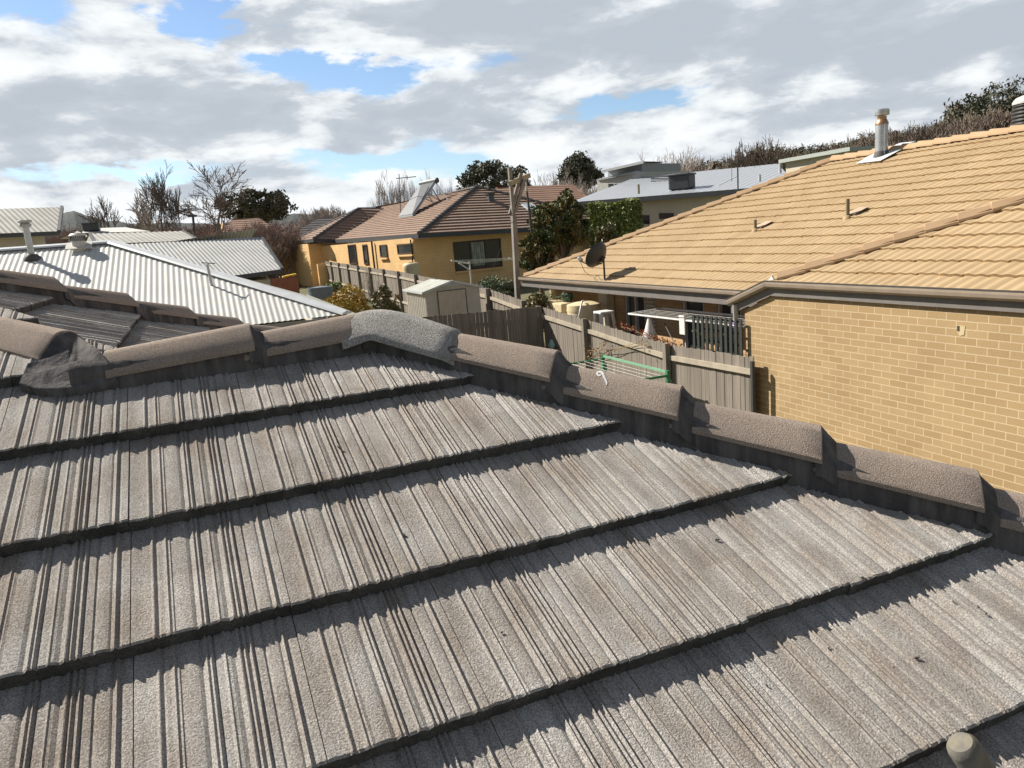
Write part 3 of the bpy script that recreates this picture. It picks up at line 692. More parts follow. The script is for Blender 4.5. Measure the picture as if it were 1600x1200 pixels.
# posts and down pipes
mb=MB(); c=onX(864,452,XM+.1); mb.tube([(c.x,c.y,GT),(c.x,c.y,ZM-.1)],.09,12); mb.build('verandah_post',plain('cream_post',(.60,.48,.28),.6),tan)
c=onX(1149,482,XA-.06); mb=MB(); mb.tube([(c.x,c.y,-1.36),(c.x,c.y,-1.62)],[.05,.035],10); mb.tube([(c.x+.02,c.y,-1.6),(c.x+.02,c.y,GT)],.032,10); mb.build('down_pipe',plain('pale_down_pipe',(.36,.35,.33),.5),tan)
# flue
nM=Vector((-math.sin(R(22)),0,math.cos(R(22))))
def onM(x,y,h=0): d=ray(x,y); return d*((Vector((XM,0,ZM+h))).dot(nM)/d.dot(nM))
b=onM(1377,247); 
top=b.copy(); k=math.hypot(b.x,b.y); top.z=atd(1375,173,k).z; hgt=top.z-b.z; rr=.125
mb=MB(); mb.lathe((b.x,b.y,0),[(rr,b.z-.3),(rr,b.z+hgt*.71),(rr*.5,b.z+hgt*.72)],24)
mb.tube([(b.x-.06,b.y-rr-.005,b.z-.1),(b.x-.06,b.y-rr-.005,b.z+hgt*.70)],.006,6)
fl=mb.build('flue',m_steel,tan,smooth=R(40))
MB().lathe((b.x,b.y,b.z+hgt*.70),[(rr*1.04,0),(rr*1.05,.03),(rr*.8,.10),(rr*.72,.11),(rr*.72,.17),(0.001,.17)],24).build('heat_collar',m_copper,fl,smooth=R(40))
MB().lathe((b.x,b.y,b.z+hgt*.70),[(.02,.19),(rr*1.12,.19),(rr*1.14,.20),(rr*1.12,.30),(rr*.9,.315),(.001,.32)],24).build('flue_cap',m_steel,fl,smooth=R(40))
MB().lathe((b.x,b.y,b.z),[(rr*1.28,-.16),(rr*1.24,.05),(rr*1.02,.14),(rr*.9,.14)],24).build('flue_boot',m_soot,fl,smooth=R(40))
mb=MB(); u=Vector((0,1,0)); v=Vector((math.cos(R(22)),0,math.sin(R(22)))); c=b+nM*.055
mb.prism([c+u*.38-v*.30,c-u*.30-v*.34,c-u*.42+v*.55,c+u*.02+v*.62,c+u*.36+v*.1],nM*.012); mb.build('flue_flashing',m_lead,fl)
for px,py,tx,ty,r in ((1324.4,341.9,1323.5,310.6,.034),(1180.3,361.5,1180,343.5,.032)):
    b=onM(px,py); k=math.hypot(b.x,b.y); zt_=atd(tx,ty,k).z
    vp=MB().tube([(b.x,b.y,b.z-.1),(b.x,b.y,zt_)],r,12).build('vent_pipe',plain('olive_vent_pipe',(.20,.165,.10),.7),tan,smooth=R(40))
    MB().lathe((b.x,b.y,b.z),[(r*2.6,-.04),(r*2.1,.045),(r*1.1,.06),(r*.9,.06)],14).build('pipe_boot',m_tan,vp,smooth=True)
    mb=MB(); c=b+nM*.05; mb.prism([c+u*.14+v*.06,c-u*.12+v*.06,c-u*.17+v*.34,c+u*.05+v*.36],nM*.008); mb.build('lead_flashing',plain('dull_lead',(.46,.36,.26),.7),vp)
# black ribbed vent on the ridge
c=atd(1612,215,17.6); mb=MB(); pr=[]
z0=atd(1600,212,17.6).z-.3; z1=atd(1600,163,17.6).z
nr=13
for i in range(nr*2+1): pr.append((.36-.05*(i/(nr*2))+(.022 if i%2 else 0),z0+(z1-z0)*i/(nr*2)))
rv=MB().lathe((c.x,c.y,0),pr,28).build('roof_vent',m_black,tan,smooth=R(60))
MB().lathe((c.x,c.y,z1),[(.335,0),(.335,.05),(.28,.12),(.15,.165),(.001,.18)],28).build('vent_dome',plain('pale_vent_dome',(.45,.45,.43),.6),rv,smooth=R(50))

# satellite dish
b=onM(945,438); dish=thing('satellite_dish','dark grey satellite dish on a short pole at the eave of the tan roof','satellite dish',tuple(b))
k=math.hypot(b.x,b.y)
cd_=atd(938,403,k); 
# the bowl faces left and up, its back turned to us
ax=(Vector((-.27,.80,.46))).normalized(); 
rad=.305
prof=[(rad*i/10,rad*.55*(i/10)**2) for i in range(11)]
prof2=prof+[(rad*1.02,rad*.56),(rad*1.0,rad*.53)]+[(rad*i/10,rad*.55*(i/10)**2-.02) for i in range(10,-1,-1)]
MB().lathe(cd_-ax*.02,prof2,36,ax).build('dish_bowl',plain('charcoal_dish',(.055,.055,.058),.45),dish,smooth=R(60))
mb=MB(); mb.tube([b+Vector((0,0,-.05)),Vector((b.x,b.y,cd_.z+.02))],.022,10); mb.build('pole',m_dark,dish)
mb=MB(); mb.bar(Vector((b.x,b.y,cd_.z-.05)),cd_-ax*.03,.10,.14); mb.build('bracket',m_black,dish)
fp=atd(905.5,404,k+.12); lowr=cd_-Vector((0,0,1)).cross(ax).cross(ax)*-.33
lowp=cd_+ (ax*(ax.z)-Vector((0,0,1))).normalized()*rad*.95+ax*.17
mb=MB(); mb.tube([cd_-ax*.05+Vector((0,0,-.1)),lowp,fp+Vector((0,0,-.05))],.013,8); mb.build('feed_arm',m_dark,dish)
mb=MB(); mb.tube([fp-ax*-.05,fp,fp-ax*.08],[.03,.045,.035],12); mb.build('receiver',plain('grey_receiver',(.30,.31,.32),.5),dish)
mb=MB(); p=[fp+Vector((0,0,-.03)),fp+Vector((.06,-.1,-.30)),b+Vector((-.05,.6,.10)),b+Vector((-.06,.35,.06)),b+Vector((-.08,.2,.12)),b+Vector((-.07,.05,.02))]; mb.tube(p,.006,6); mb.build('cable',m_wire,dish)

# antenna behind the tan hip
at=thing('tv_antenna','bare metal television antenna with long boom standing beyond the tan roof hip','antenna',tuple(atd(1153,312,24)))
dA=24
mb=MB(); mb.tube([atd(1153.5,330,dA),atd(1152.5,247,dA)],.022,8); mb.build('mast',m_dark,at)
mb=MB(); mb.tube([atd(1137,259,dA),atd(1206,252,dA+.3)],.013,6); mb.tube([atd(1138,256,dA),atd(1172,253,dA)],.012,6); mb.build('boom',m_dark,at)
for x,a,c_ in ((1143,234,284),(1156,234,262),(1179,235,262),(1163,246,262),(1170,248,260),(1187,247,260),(1195,247,258),(1203,247,256)): MB().tube([atd(x,a,dA),atd(x+.6,c_,dA)],.008,5).build('rod',m_dark,at)
mb=MB()
mb.tube([atd(1153,275,dA),atd(1124,290,dA+.4)],.006,5); mb.build('guy_wire',m_wire,at)
# ------------------------------------------------------------------ fences
def fence(name,label,pts,height,side,post_at,mprot=m_wood,railm=m_rail,pw=.10,gap=.004,rails=(.22,.95,1.5),seed=1,postw=.10,rail=True,back=False):
    """pts: top line; side: unit vector to the face carrying rails and posts"""
    r=random.Random(seed); t=thing(name,label,'fence',(pts[0][0],pts[0][1],pts[0][2]-height)); sd=Vector(side)
    P=[Vector(p) for p in pts]
    pal=MB()
    for a,b in zip(P,P[1:]):
        d=b-a; L_=math.hypot(d.x,d.y); n=max(1,int(L_/pw)); e=Vector((d.x,d.y,0)).normalized()
        for i in range(n):
            c=a+d*((i+.5)/n); h=height+r.uniform(-.015,.015); g=gap*r.choice((.5,.5,1,1,2.2)); lean=r.uniform(-.006,.006)
            pal.box((c.x+sd.x*lean,c.y+sd.y*lean,c.z-h/2+r.uniform(-.012,.012)),(L_/n-g,.016,h),(e,Vector((-e.y,e.x,0)),Vector((0,0,1))))
    pal.build('palings',mprot,t)
    for k in rails:
        for a,b in zip(P,P[1:]):
            MB().bar(a+sd*.034+Vector((0,0,-k)),b+sd*.034+Vector((0,0,-k)),.05,.085).build('rail',railm,t)
    for p in post_at:
        p=Vector(p); MB().box(p+sd*.075+Vector((0,0,-height/2-.0)),(postw,postw,height+.02)).build('post',mprot,t)
    return t
bx=7.36; KF=1.0395
def topz(y): return KF*topz0(y/KF)
def topz0(y):
    ks=[(8.6,-2.045),(11,-2.10),(14,-1.90),(16.3,-1.765),(20,-1.47),(30.4,-1.18),(54,-.80),(60,-.78)]
    for (a,za),(b,zb) in zip(ks,ks[1:]):
        if a<=y<=b: return za+(zb-za)*(y-a)/(b-a)
    return -2.05
ys_=[v*KF for v in (8.72,9.8,10.9,12.4,13.98,15.2,16.25)]
fence('paling_fence','weathered grey paling fence between the green clothesline and the tan house verandah',[(bx,y,topz(y)) for y in ys_],1.75,(-1,0,0),[(bx,v,topz(v)+.03) for v in (11.33,14.53)],seed=3,rails=(.22,1.32))
mb=MB(); mb.box((bx-.05,9.03,-3.05),(.05,.05,1.75)); mb.top('fence_end_post',m_dark,'thin dark metal post between the paling fence end and the tan brick wall','post')
ys_=[v*KF for v in (16.35,18,20,23,26,30.4,35,42,48,53.4)]
fence('paling_fence','long grey paling fence running back from the garden shed to the yellow house',[(bx,y,topz(y)) for y in ys_],1.75,(-1,0,0),[(bx,y,topz(y)+.02) for y in (18,20.7,23.3,26.2,29.1,32.1,35.1,38.5,41.8,45.2,48.6,52,55.4)],seed=5,rails=(.24,1.3),postw=.12)
xs_=[bx-.02,6.4,5.6,4.9,4.45,4.15,3.4,2.7]
zz=[-1.745,-1.725,-1.70,-1.675,-1.66,-1.70,-1.86,-1.9]
fence('paling_fence','shaded grey paling fence facing the camera just right of the starter cap',[(x,16.93,z*KF) for x,z in zip(xs_,zz)],1.8,(0,1,0),[(5.2,16.95,-1.79),(2.9,16.95,-1.97)],seed=8,gap=.007,rails=(.3,1.4))

# ------------------------------------------------------------------ shed
SY=19.45
pr=onY(748,449,SY); pl=onY(664.5,456.5,SY); ez=(pr.z+pl.z)/2; gz=G(5,20)
shed=thing('garden_shed','beige steel garden shed with closed door standing against the grey boundary fence','shed',((pr.x+pl.x)/2,SY,gz))
x0,x1=pl.x,pr.x; dep=2.1; az_=onY(704,440.5,SY).z
mb=MB()
def ribwall(mb,a,b,z0,z1,per,amp,nrm):
    a,b=Vector(a),Vector(b); L_=(b-a).length; n=int(L_/per)*4; pv=None; nrm=Vector(nrm)
    for i in range(n+1):
        p=a.lerp(b,i/n)+nrm*(amp if (i%4) in (1,2) else 0); k=len(mb.v); mb.v+= [(p.x,p.y,z0),(p.x,p.y,z1)]
        if pv is not None: mb.f.append((pv,k,k+1,pv+1))
        pv=k
ribwall(mb,(x0,SY,0),(x0,SY+dep,0),gz,ez,.19,.03,(-1,0,0)); ribwall(mb,(x1,SY,0),(x1,SY+dep,0),gz,ez,.19,.03,(1,0,0))
mb.prism([(x0,SY,gz),(x1,SY,gz),(x1,SY,ez),((x0+x1)/2,SY,az_-.03),(x0,SY,ez)],(0,.03,0)); mb.prism([(x0,SY+dep-.03,gz),(x1,SY+dep-.03,gz),(x1,SY+dep-.03,ez),((x0+x1)/2,SY+dep-.03,az_-.03),(x0,SY+dep-.03,ez)],(0,.03,0))
mb.build('wall',m_shed,shed)
d0=onY(683.5,454,SY).x; d1=onY(726,449,SY).x; dz=ez-.02
mb=MB(); mb.box(((d0+d1)/2,SY-.016,(gz+dz)/2),(d1-d0,.02,dz-gz)); 
for k in range(1,6): mb.box((d0+(d1-d0)*k/6,SY-.029,(gz+dz)/2),(.012,.006,dz-gz-.06))
dr=mb.build('door',plain('shed_door',(.46,.41,.33),.55),shed)
mb=MB(); mb.box(((d0+d1)/2,SY-.018,dz+.012),(d1-d0+.05,.03,.02)); mb.box((d0-.012,SY-.018,(gz+dz)/2),(.02,.03,dz-gz)); mb.box((d1+.012,SY-.018,(gz+dz)/2),(.02,.03,dz-gz)); mb.build('door_gap',m_charcoal,dr)
mb=MB()
for sg in (-1,1):
    xe=x0-.10 if sg<0 else x1+.10; xm=(x0+x1)/2
    slope(mb,[(xe,SY-.06,ez-.005),(xe,SY+dep+.06,ez-.005),(xm,SY+dep+.06,az_+.02),(xm,SY-.06,az_+.02)],du=.05,prof=lambda u,k:.012 if int(u/.1)%2 else 0)
mb.build('roof',m_shedroof,shed)
mb=MB()
for sg in (-1,1):
    xe=x0-.10 if sg<0 else x1+.10
    mb.bar((xe,SY-.07,ez-.005),((x0+x1)/2,SY-.07,az_+.02),.03,.06); mb.bar((xe,SY-.07,ez-.005),(xe,SY+dep+.06,ez-.005),.03,.06)
mb.build('roof_trim',plain('pale_shed_trim',(.48,.52,.52),.5),shed)
mb=MB(); mb.prism([((x0+x1)/2-.45,SY-.05,ez+(az_-ez)*.45),((x0+x1)/2+.45,SY-.05,ez+(az_-ez)*.45),((x0+x1)/2,SY-.05,az_-.02)],(0,.04,0)); mb.build('gable_infill',plain('grey_gable',(.40,.44,.44),.5),shed)

# ------------------------------------------------------------------ white metal roofed house on the left
wh=thing('metal_roofed_house','white corrugated metal roof with bent flue close behind the grey tile ridge','house',(-3,14.5,-3.85))
Wc=Vector((1.8,11.6,-1.0)); run=3.45; Hh=Vector((1.8-run,11.6+run,.42))
amp=lambda u,k:.0048*math.cos(2*math.pi*u/.084)
mb=MB()
slope(mb,[Vector((-11,11.6,-1.0)),Wc,Hh,Vector((-11,11.6+run,.42))],du=.084/8,prof=amp)
slope(mb,[Wc,Vector((1.8,11.6+2*run,-1.0)),Hh],du=.084/4,prof=amp)
slope(mb,[Vector((-11,11.6+2*run,-1.0)),Vector((1.8,11.6+2*run,-1.0)),Hh,Vector((-11,11.6+run,.42))],du=.084/2,prof=amp)
wr=mb.build('metal_roof',m_zinc,wh)
mb=MB(); sec=[(-.13,-.012),(-.10,.018),(-.03,.032),(0,.045),(.03,.032),(.10,.018),(.13,-.012)]
mb.sweep([Hh+Vector((.05,-.05,0)),Wc+Vector((-.02,.02,.01))],sec); mb.sweep([Vector((-11,11.6+run,.42)),Hh+Vector((.03,0,0))],sec); mb.build('ridge_flashing',plain('ridge_flashing_white',(.66,.69,.71),.4,.5,.1),wh)
g,l,f=gutter_run((-11,11.62,-1.02),(1.83,11.62,-1.02),(0,-1,0),.12,.10,.11)
g.build('gutter',plain('grey_green_gutter',(.30,.31,.28),.5),wh); f.build('fascia',plain('grey_green_fascia',(.24,.25,.23),.5),wh)
g,l,f=gutter_run((1.82,11.6,-1.02),(1.82,18.4,-1.02),(1,0,0),.12,.10,.11); g.build('gutter',plain('grey_green_gutter2',(.30,.31,.28),.5),wh)
mb=MB(); mb.prism([(-11,12.1,-3.9),(1.3,12.1,-3.9),(1.3,18.0,-3.9),(-11,18.0,-3.9)],(0,0,2.75)); mb.build('wall',m_brick2,wh)
nW=Vector((0,-.38,.925)).normalized(); nW=(Wc-Vector((-11,11.6,-1.0))).cross(Hh-Wc).normalized(); nW=nW if nW.z>0 else -nW
def onPl(x,y,p,n): d=ray(x,y); return d*(Vector(p).dot(n)/d.dot(n))
b=onPl(51,404,Wc,nW); k=math.hypot(b.x,b.y); tp=atd(40,354,k)
fl=MB().tube([b+Vector((0,0,-.1)),Vector((tp.x,tp.y,tp.z))],.048,14).build('flue',plain('white_flue',(.60,.61,.60),.5),wh,smooth=R(40))
MB().lathe(tp,[(.05,-.02),(.085,0),(.09,.03),(.06,.06),(.10,.065),(.11,.085),(.10,.10),(.001,.11)],16).build('flue_cap',plain('grey_flue_cap',(.42,.42,.40),.6),fl,smooth=R(40))
MB().lathe(b,[(.14,-.03),(.13,.02),(.075,.07),(.06,.07)],16).build('flue_boot',m_soot,fl,smooth=R(40))
b=onPl(125,389,Wc,nW)
rv=MB().lathe(b,[(.115,-.05),(.11,.13),(.10,.14),(.10,.215),(.135,.22),(.135,.235),(.10,.265),(.001,.275)],22).build('roof_vent',plain('pale_roof_vent',(.62,.60,.56),.55),wh,smooth=R(35))
mb=MB()
for k in range(22): t=2*math.pi*k/22; mb.box(b+Vector((.113*math.cos(t),.113*math.sin(t),.178)),(.010,.010,.08))
mb.build('vent_louvre',m_dark,rv)
mb=MB(); mb.prism([b+Vector((-.2,-.16,.0)),b+Vector((.2,-.16,.0)),b+Vector((.2,.10,.11)),b+Vector((-.2,.10,.11))],nW*.012); mb.build('vent_flashing',plain('vent_flashing_white',(.62,.60,.55),.6),rv)
b=onPl(331,446,Wc,nW); an=thing('roof_aerial','small grey pipe aerial on the lower edge of the white corrugated roof','antenna',tuple(b))
mb=MB(); mb.tube([b,b+Vector((-.02,0,.34))],.022,8); mb.build('mast',plain('aerial_grey',(.50,.51,.51),.5),an)
mb=MB(); mb.tube([b+Vector((-.10,0,.37)),b+Vector((.10,.05,.34))],.008,6); mb.build('rod',m_dark,an)

# ------------------------------------------------------------------ generic far houses from a few measured corners
def gable_far(name,label,cat,eaveL,eaveR,ridgeR,ridgeL,mroof,mwall,ground,rib=None,amp_=.02,gauge=None,back=5.0,wallin=.4,trim=None,group=None):
    """front slope corners given; a mirrored back slope and walls complete the volume"""
    P=[Vector(p) for p in (eaveL,eaveR,ridgeR,ridgeL)]
    c=(P[0]+P[1])/2; t=thing(name,label,cat,(c.x,c.y,ground),0,group)
    pf=(lambda u,k:amp_*math.cos(2*math.pi*u/rib)) if rib else None
    mb=MB(); slope(mb,P,gauge=gauge,prof=pf,du=(rib/6 if rib else .3))
    e=(P[1]-P[0]); e.z=0; e.normalize(); nb=Vector((-e.y,e.x,0)); 
    if nb.dot(P[2]-P[1])<0: nb=-nb
    d=(P[2]-P[1]).dot(nb)
    B0=P[0]+nb*2*d; B1=P[1]+nb*2*d
    slope(mb,[B0,B1,P[2],P[3]],gauge=gauge,prof=pf,du=(rib/4 if rib else .4)); 
    mb.build('roof',mroof,t)
    q=[P[0]+nb*wallin+e*wallin,P[1]+nb*wallin-e*wallin,B1-nb*wallin-e*wallin,B0-nb*wallin+e*wallin]
    mb=MB(); zt=min(P[0].z,P[1].z)-.05
    mb.prism([Vector((v.x,v.y,ground-1)) for v in q],(0,0,zt-ground+1))
    for (a,b_,rt) in ((q[1],q[2],P[2]),(q[0],q[3],P[3])):
        s_=(rt-a).dot(e)
        if abs(s_)<1.2: mb.prism([Vector((a.x,a.y,zt)),Vector((b_.x,b_.y,zt)),Vector(((a.x+b_.x)/2,(a.y+b_.y)/2,rt.z-.15))],e*(-.1 if a is q[1] else .1))
    mb.build('wall',mwall,t)
    if trim:
        mb=MB(); mb.bar(P[0]+Vector((0,0,-.06)),P[1]+Vector((0,0,-.06)),.12,.16); mb.bar(P[1],P[2],.12,.14); mb.bar(P[0],P[3],.12,.14); mb.build('fascia',trim,t)
    return t
def pplane(px,py,a,b,c): 
    a,b,c=Vector(a),Vector(b),Vector(c); return onPl(px,py,a,(b-a).cross(c-a).normalized())
# ribbed grey roof behind the white one
a=atd(441,421,31); b=atd(408,370.5,34.5); c=atd(150,384,34.0)
gable_far('metal_roofed_house','grey ribbed metal roof directly behind the white corrugated roof, dark eave at its right end','house',pplane(120,465,a,b,c),a,b,c,m_zinc2,m_render,-2.9,rib=.15,amp_=.012,trim=m_charcoal)
a=atd(312,376,47); b=atd(285,361,51); c=atd(140,365,50)
t_=gable_far('metal_roofed_house','low pale grey ribbed roof below the bare street trees','house',pplane(150,382,a,b,c),a,b,c,m_oldroof,m_pale,-2.8,rib=.3,amp_=.014,trim=m_charcoal)
a=atd(236,361.5,60); b=atd(195,355,64); c=atd(132,357,63)
gable_far('metal_roofed_house','farther white metal roof with a small dark cooler on its left end','house',pplane(128,364,a,b,c),a,b,c,m_zinc,m_pale,-2.5)
p=atd(144,361,60.5); rc=thing('roof_cooler','small dark evaporative cooler on the farther white metal roof','air cooler',tuple(p)); mb=MB(); mb.box(p+Vector((0,0,.25)),(1.0,.9,.5)); mb.build('cooler_box',m_dark,rc,bevel=.06); mb=MB(); mb.box(p+Vector((0,0,.53)),(1.05,.95,.06)); mb.build('cooler_lid',m_charcoal,rc)
# far left gabled house
a=atd(92,362,36); b=atd(97,323.5,40); c=atd(-90,329,39)
fh_=gable_far('gabled_house','far left house with weathered grey ribbed gable roof and dark window','house',pplane(-110,370,a,b,c),a,b,c,m_oldroof,m_render,-2.9,rib=.20,amp_=.010,trim=m_charcoal,wallin=.45)
w0=atd(12,372,37.2); w1=atd(41,369,37.2); mb=MB(); mb.box(((w0+w1)/2)+Vector((0,-.62,-.55)),(1.0,.1,1.1)); mb.build('window',m_glass,fh_)
# brown roofs in the middle distance
a=atd(455,372,62); b=atd(404,341,67); c=atd(362,344,67)
gable_far('brown_roofed_house','brown tiled roof half hidden behind reddish bare shrubs left of the yellow house','house',pplane(330,378,a,b,c),a,b,c,m_brownroof,m_ybrick,-2.4,gauge=.5)
a=atd(548,372,66); b=atd(520,341,70); c=atd(497,341.5,70)
gable_far('dark_roofed_house','dark tiled roof showing beyond the left wing of the yellow house','house',pplane(430,378,a,b,c),a,b,c,m_ydark,m_ybrick,-2.4,gauge=.5)
a=atd(925,316,62); b=atd(895,295,66); c=atd(775,286,65)
gable_far('brown_roofed_house','long brown tiled roof seen between the utility pole and the magnolia','house',atd(760,322,61),a,b,c,m_brownroof,m_brownroof,-1.5,gauge=.5)

# ------------------------------------------------------------------ yellow house
KY=1.15
def ay(x,y,d): return atd(x,y,d*KY)
YC=Vector((8.9*KY,35.2*KY,0)); ya_=R(10); Ya=Vector((-math.sin(ya_),math.cos(ya_),0)); Yb=Vector((math.cos(ya_),math.sin(ya_),0)); YG=-2.85
yel=thing('yellow_house','yellow block house with brown tiled hip roof and dark fascia beyond the garden shed','house',(YC.x,YC.y,YG))
ER0=ay(655,366,35.7); ER1=ay(969,349,42.5); A0=ay(745,292.5,43.3); V1=ay(600,326.5,56.6); V0=ay(524,375,48.6); W0=ay(491,373.5,48.2); WA=ay(560,327,52.6); WF=ay(454,379,55)
def plz(px,py,a,b,c): return onPl(px,py,a,(b-a).cross(c-a).normalized())
V1w=plz(600,326.5,W0,V0,WA)
mb=MB()
slope(mb,[V0,ER0,A0,V1],gauge=.37,step=.06,du=.2)
slope(mb,[ER0,ER1,A0],gauge=.40,step=.075,du=.2)
slope(mb,[W0,V0,V1w,WA],gauge=.40,step=.075,du=.15)
slope(mb,[WF,W0,WA],gauge=.40,step=.06,du=.15)
BK=[A0+Yb*6.4+Ya*18-Vector((0,0,2.7)),A0+Ya*18]
slope(mb,[ER1,BK[0],BK[1],A0],gauge=.4,step=.05,du=.5)
yr=mb.build('roof',m_ytile,yel)
mb=MB(); caps_along(mb,ER0,A0,.42,.15,.10,.05); caps_along(mb,ER1,A0,.42,.15,.10,.05); caps_along(mb,W0,WA,.42,.15,.10,.05); caps_along(mb,WA,V1,.42,.14,.09,.04); caps_along(mb,WF,WA,.42,.15,.1,.04); caps_along(mb,V1,A0,.42,.12,.07,.03); mb.build('ridge_capping',m_ydark,yr)
mb=MB()
for p,q in ((ER0,ER1),(V0,ER0),(W0,V0),(WF,W0)): mb.bar(p+Vector((0,0,-.10)),q+Vector((0,0,-.10)),.14,.22)
mb.build('gutter',m_yfascia,yr)
mb=MB(); mb.bar(V0+Vector((0,0,.04)),V1+Vector((0,0,.04)),.16,.03); mb.build('valley',m_ydark,yr)
def wallseg(mb,p,q,z0,z1,th=.22):
    p,q=Vector(p),Vector(q); d=(q-p).normalized(); n=Vector((d.y,-d.x,0))
    mb.box(((p.x+q.x)/2-n.x*th/2,(p.y+q.y)/2-n.y*th/2,(z0+z1)/2),((q-p).length,th,z1-z0),(d,n,Vector((0,0,1))))
wa=YC; wb=YC+Yb*12; wc=YC+Ya*16.3; wd=wc-Yb*.95; we=wd+Ya*7.0
mb=MB()
wallseg(mb,wa,wb,YG-.3,.15); wallseg(mb,wc,wa+Ya*.22,YG-.3,.22); wallseg(mb,wd+Yb*.0,wc,YG-.3,.44); wallseg(mb,we,wd+Ya*.22,YG-.6,.48); wallseg(mb,wb+Ya*.22,wb+Ya*12,YG-.3,.15)
mb.build('wall',m_ybrick,yel)
def onW(px,py,p,n): return onPl(px,py,p,Vector(n))
def window(px0,px1,py0,py1,p,n,tang,glass,frame,name='window',mull=(),sill=True,th=.06):
    a=onW(px0,(py0),p,n); b_=onW(px1,(py0),p,n); c=onW((px0+px1)/2,(py0+py1)/2,p,n); wdt=abs((b_-a).dot(tang)); hgt=(onW((px0+px1)/2,py0,p,n)-onW((px0+px1)/2,py1,p,n)).z
    n=Vector(n); ax=(Vector(tang),n,Vector((0,0,1)))
    g=MB().box(c+n*.012,(wdt,.03,hgt),ax).build(name,glass,yel)
    f=MB()
    for s in (-1,1): f.box(c+n*.035+Vector(tang)*s*(wdt/2),(.09,.06,hgt+.09),ax); f.box(c+n*.035+Vector((0,0,s*hgt/2)),(wdt,.06,.09),ax)
    for m_ in mull: f.box(c+n*.035+Vector(tang)*(m_-.5)*wdt,(.09,.055,hgt),ax)
    f.build('window_frame',frame,g)
    if sill: MB().box(c+n*.06+Vector((0,0,-hgt/2-.11)),(wdt+.2,.14,.10),ax).build('sill',m_ybrick,g)
    return g,c,wdt,hgt
nF=-Yb; nS=-Ya
g,c,wd_,hg_=window(711,783,376.5,419,YC,nS,Yb,m_glass,m_brownframe,mull=(.34,.66))
mb=MB()
nc=24; ax=Yb
for i in range(nc): 
    t=i/(nc-1); q=c+nS*(.045)+Yb*((-.155+.31*t)*wd_); 
    mb.v+=[tuple(q+nS*.03*math.sin(i*1.9)+Vector((0,0,hg_/2-.05))),tuple(q+nS*.03*math.sin(i*1.9+.6)+Vector((0,0,-hg_/2+.15)))]
    if i: k=len(mb.v); mb.f.append((k-4,k-2,k-1,k-3))
mb.build('curtain',m_curtain,g)
window(622,644.5,382,396,YC,nF,Ya,m_glass,m_brownframe)
window(595,605,383.5,401,YC,nF,Ya,m_glass,m_brownframe)
window(546,557,383,412,YC,nF,Ya,m_glass,m_brownframe,name='door',sill=False)
window(569,575,383,412,YC,nF,Ya,m_glass,m_brownframe,name='door',sill=False)
mb=MB(); q=onW(584,382,YC,nF)+nF*.12; mb.tube([q+Vector((0,0,.2)),q+Vector((0,0,-2.6))],.06,8); q=onW(644,380,YC,nF)+nF*.08; mb.tube([q+Vector((0,0,.2)),q+Vector((0,0,-2.6))],.04,8)
mb.build('down_pipe',m_dark,yel)
# recessed porch, darker: a return wall and its parapet
mb=MB(); wallseg(mb,YC+Ya*14.5-Yb*1.0,YC+Ya*14.5,YG-.3,-1.0); mb.build('porch_wall',m_ybrick,yel)
MB().box(WF*.5+W0*.5+Vector((0,0,-.3))+Yb*.35,(6.0,.05,.22),(Ya,Yb,Vector((0,0,1)))).build('frieze',plain('blue_grey_frieze',(.26,.29,.33),.6),yel)
# vent box, skylight
def onF(px,py): n=(ER1-ER0).cross(A0-ER0).normalized(); return onPl(px,py,ER0,n)
q=onF(766,314); mb=MB(); mb.box(q+Vector((0,0,.18)),(.38,.38,.44),(Yb,Ya,Vector((0,0,1)))); mb.build('roof_vent',plain('grey_vent_box',(.10,.11,.12),.5),yr)
MB().box(q+Vector((0,0,.42)),(.5,.5,.06),(Yb,Ya,Vector((0,0,1)))).build('vent_lid',m_dark,yr)
q=onF(828,326); n_=(ER1-ER0).cross(A0-ER0).normalized(); n_=n_ if n_.z>0 else -n_
MB().box(q+n_*.12,(.8,.9,.1),(Yb,n_.cross(Yb),n_)).build('skylight',plain('skylight_glass',(.55,.62,.68),.15,.7),yr)
# solar water heater
def onLs(px,py): n=(ER0-V0).cross(A0-V0).normalized(); return onPl(px,py,V0,n)
b0=onLs(624,341); b1=onLs(646,337.5); kk=math.hypot(b0.x,b0.y)
t0=atd(659.5,288.5,kk+1.0); t1=atd(681,284,kk+.3)
sol=thing('solar_water_heater','tilted solar water heater panel on struts on the yellow house roof','solar heater',tuple((b0+b1)/2))
n_=(b1-b0).cross(t0-b0).normalized()
mb=MB(); mb.prism([b0+Vector((0,0,.08)),b1+Vector((0,0,.08)),t1,t0],n_*.09); mb.build('collector',m_panel,sol)
mb=MB(); mb.bar(b0+Vector((0,0,.06)),b1+Vector((0,0,.06)),.12,.12); mb.bar(b0+Vector((0,0,.06)),t0,.05,.1); mb.bar(b1+Vector((0,0,.06)),t1,.05,.1); mb.build('collector_frame',plain('collector_frame_grey',(.42,.44,.46),.4),sol)
mb=MB(); e=(t1-t0).normalized(); mb.tube([t0-e*.15+Vector((0,0,.08)),t1+e*.05+Vector((0,0,.08))],.16,18); mb.build('tank',plain('heater_tank',(.52,.54,.55),.4),sol,smooth=R(40))
mb=MB(); mb.tube([t1+e*.05+Vector((0,0,.08)),t1+e*.16+Vector((0,0,.08))],.175,18); mb.build('tank_end',m_dark,sol,smooth=R(40))
mb=MB()
for pp,(fx,fy) in ((t1,(700,312)),(t1,(692,302)),(t0,(676,316)),(t0*.5+t1*.5,(687,313))):
    mb.bar(pp+Vector((0,0,-.05)),onLs(fx,fy),.05,.05)
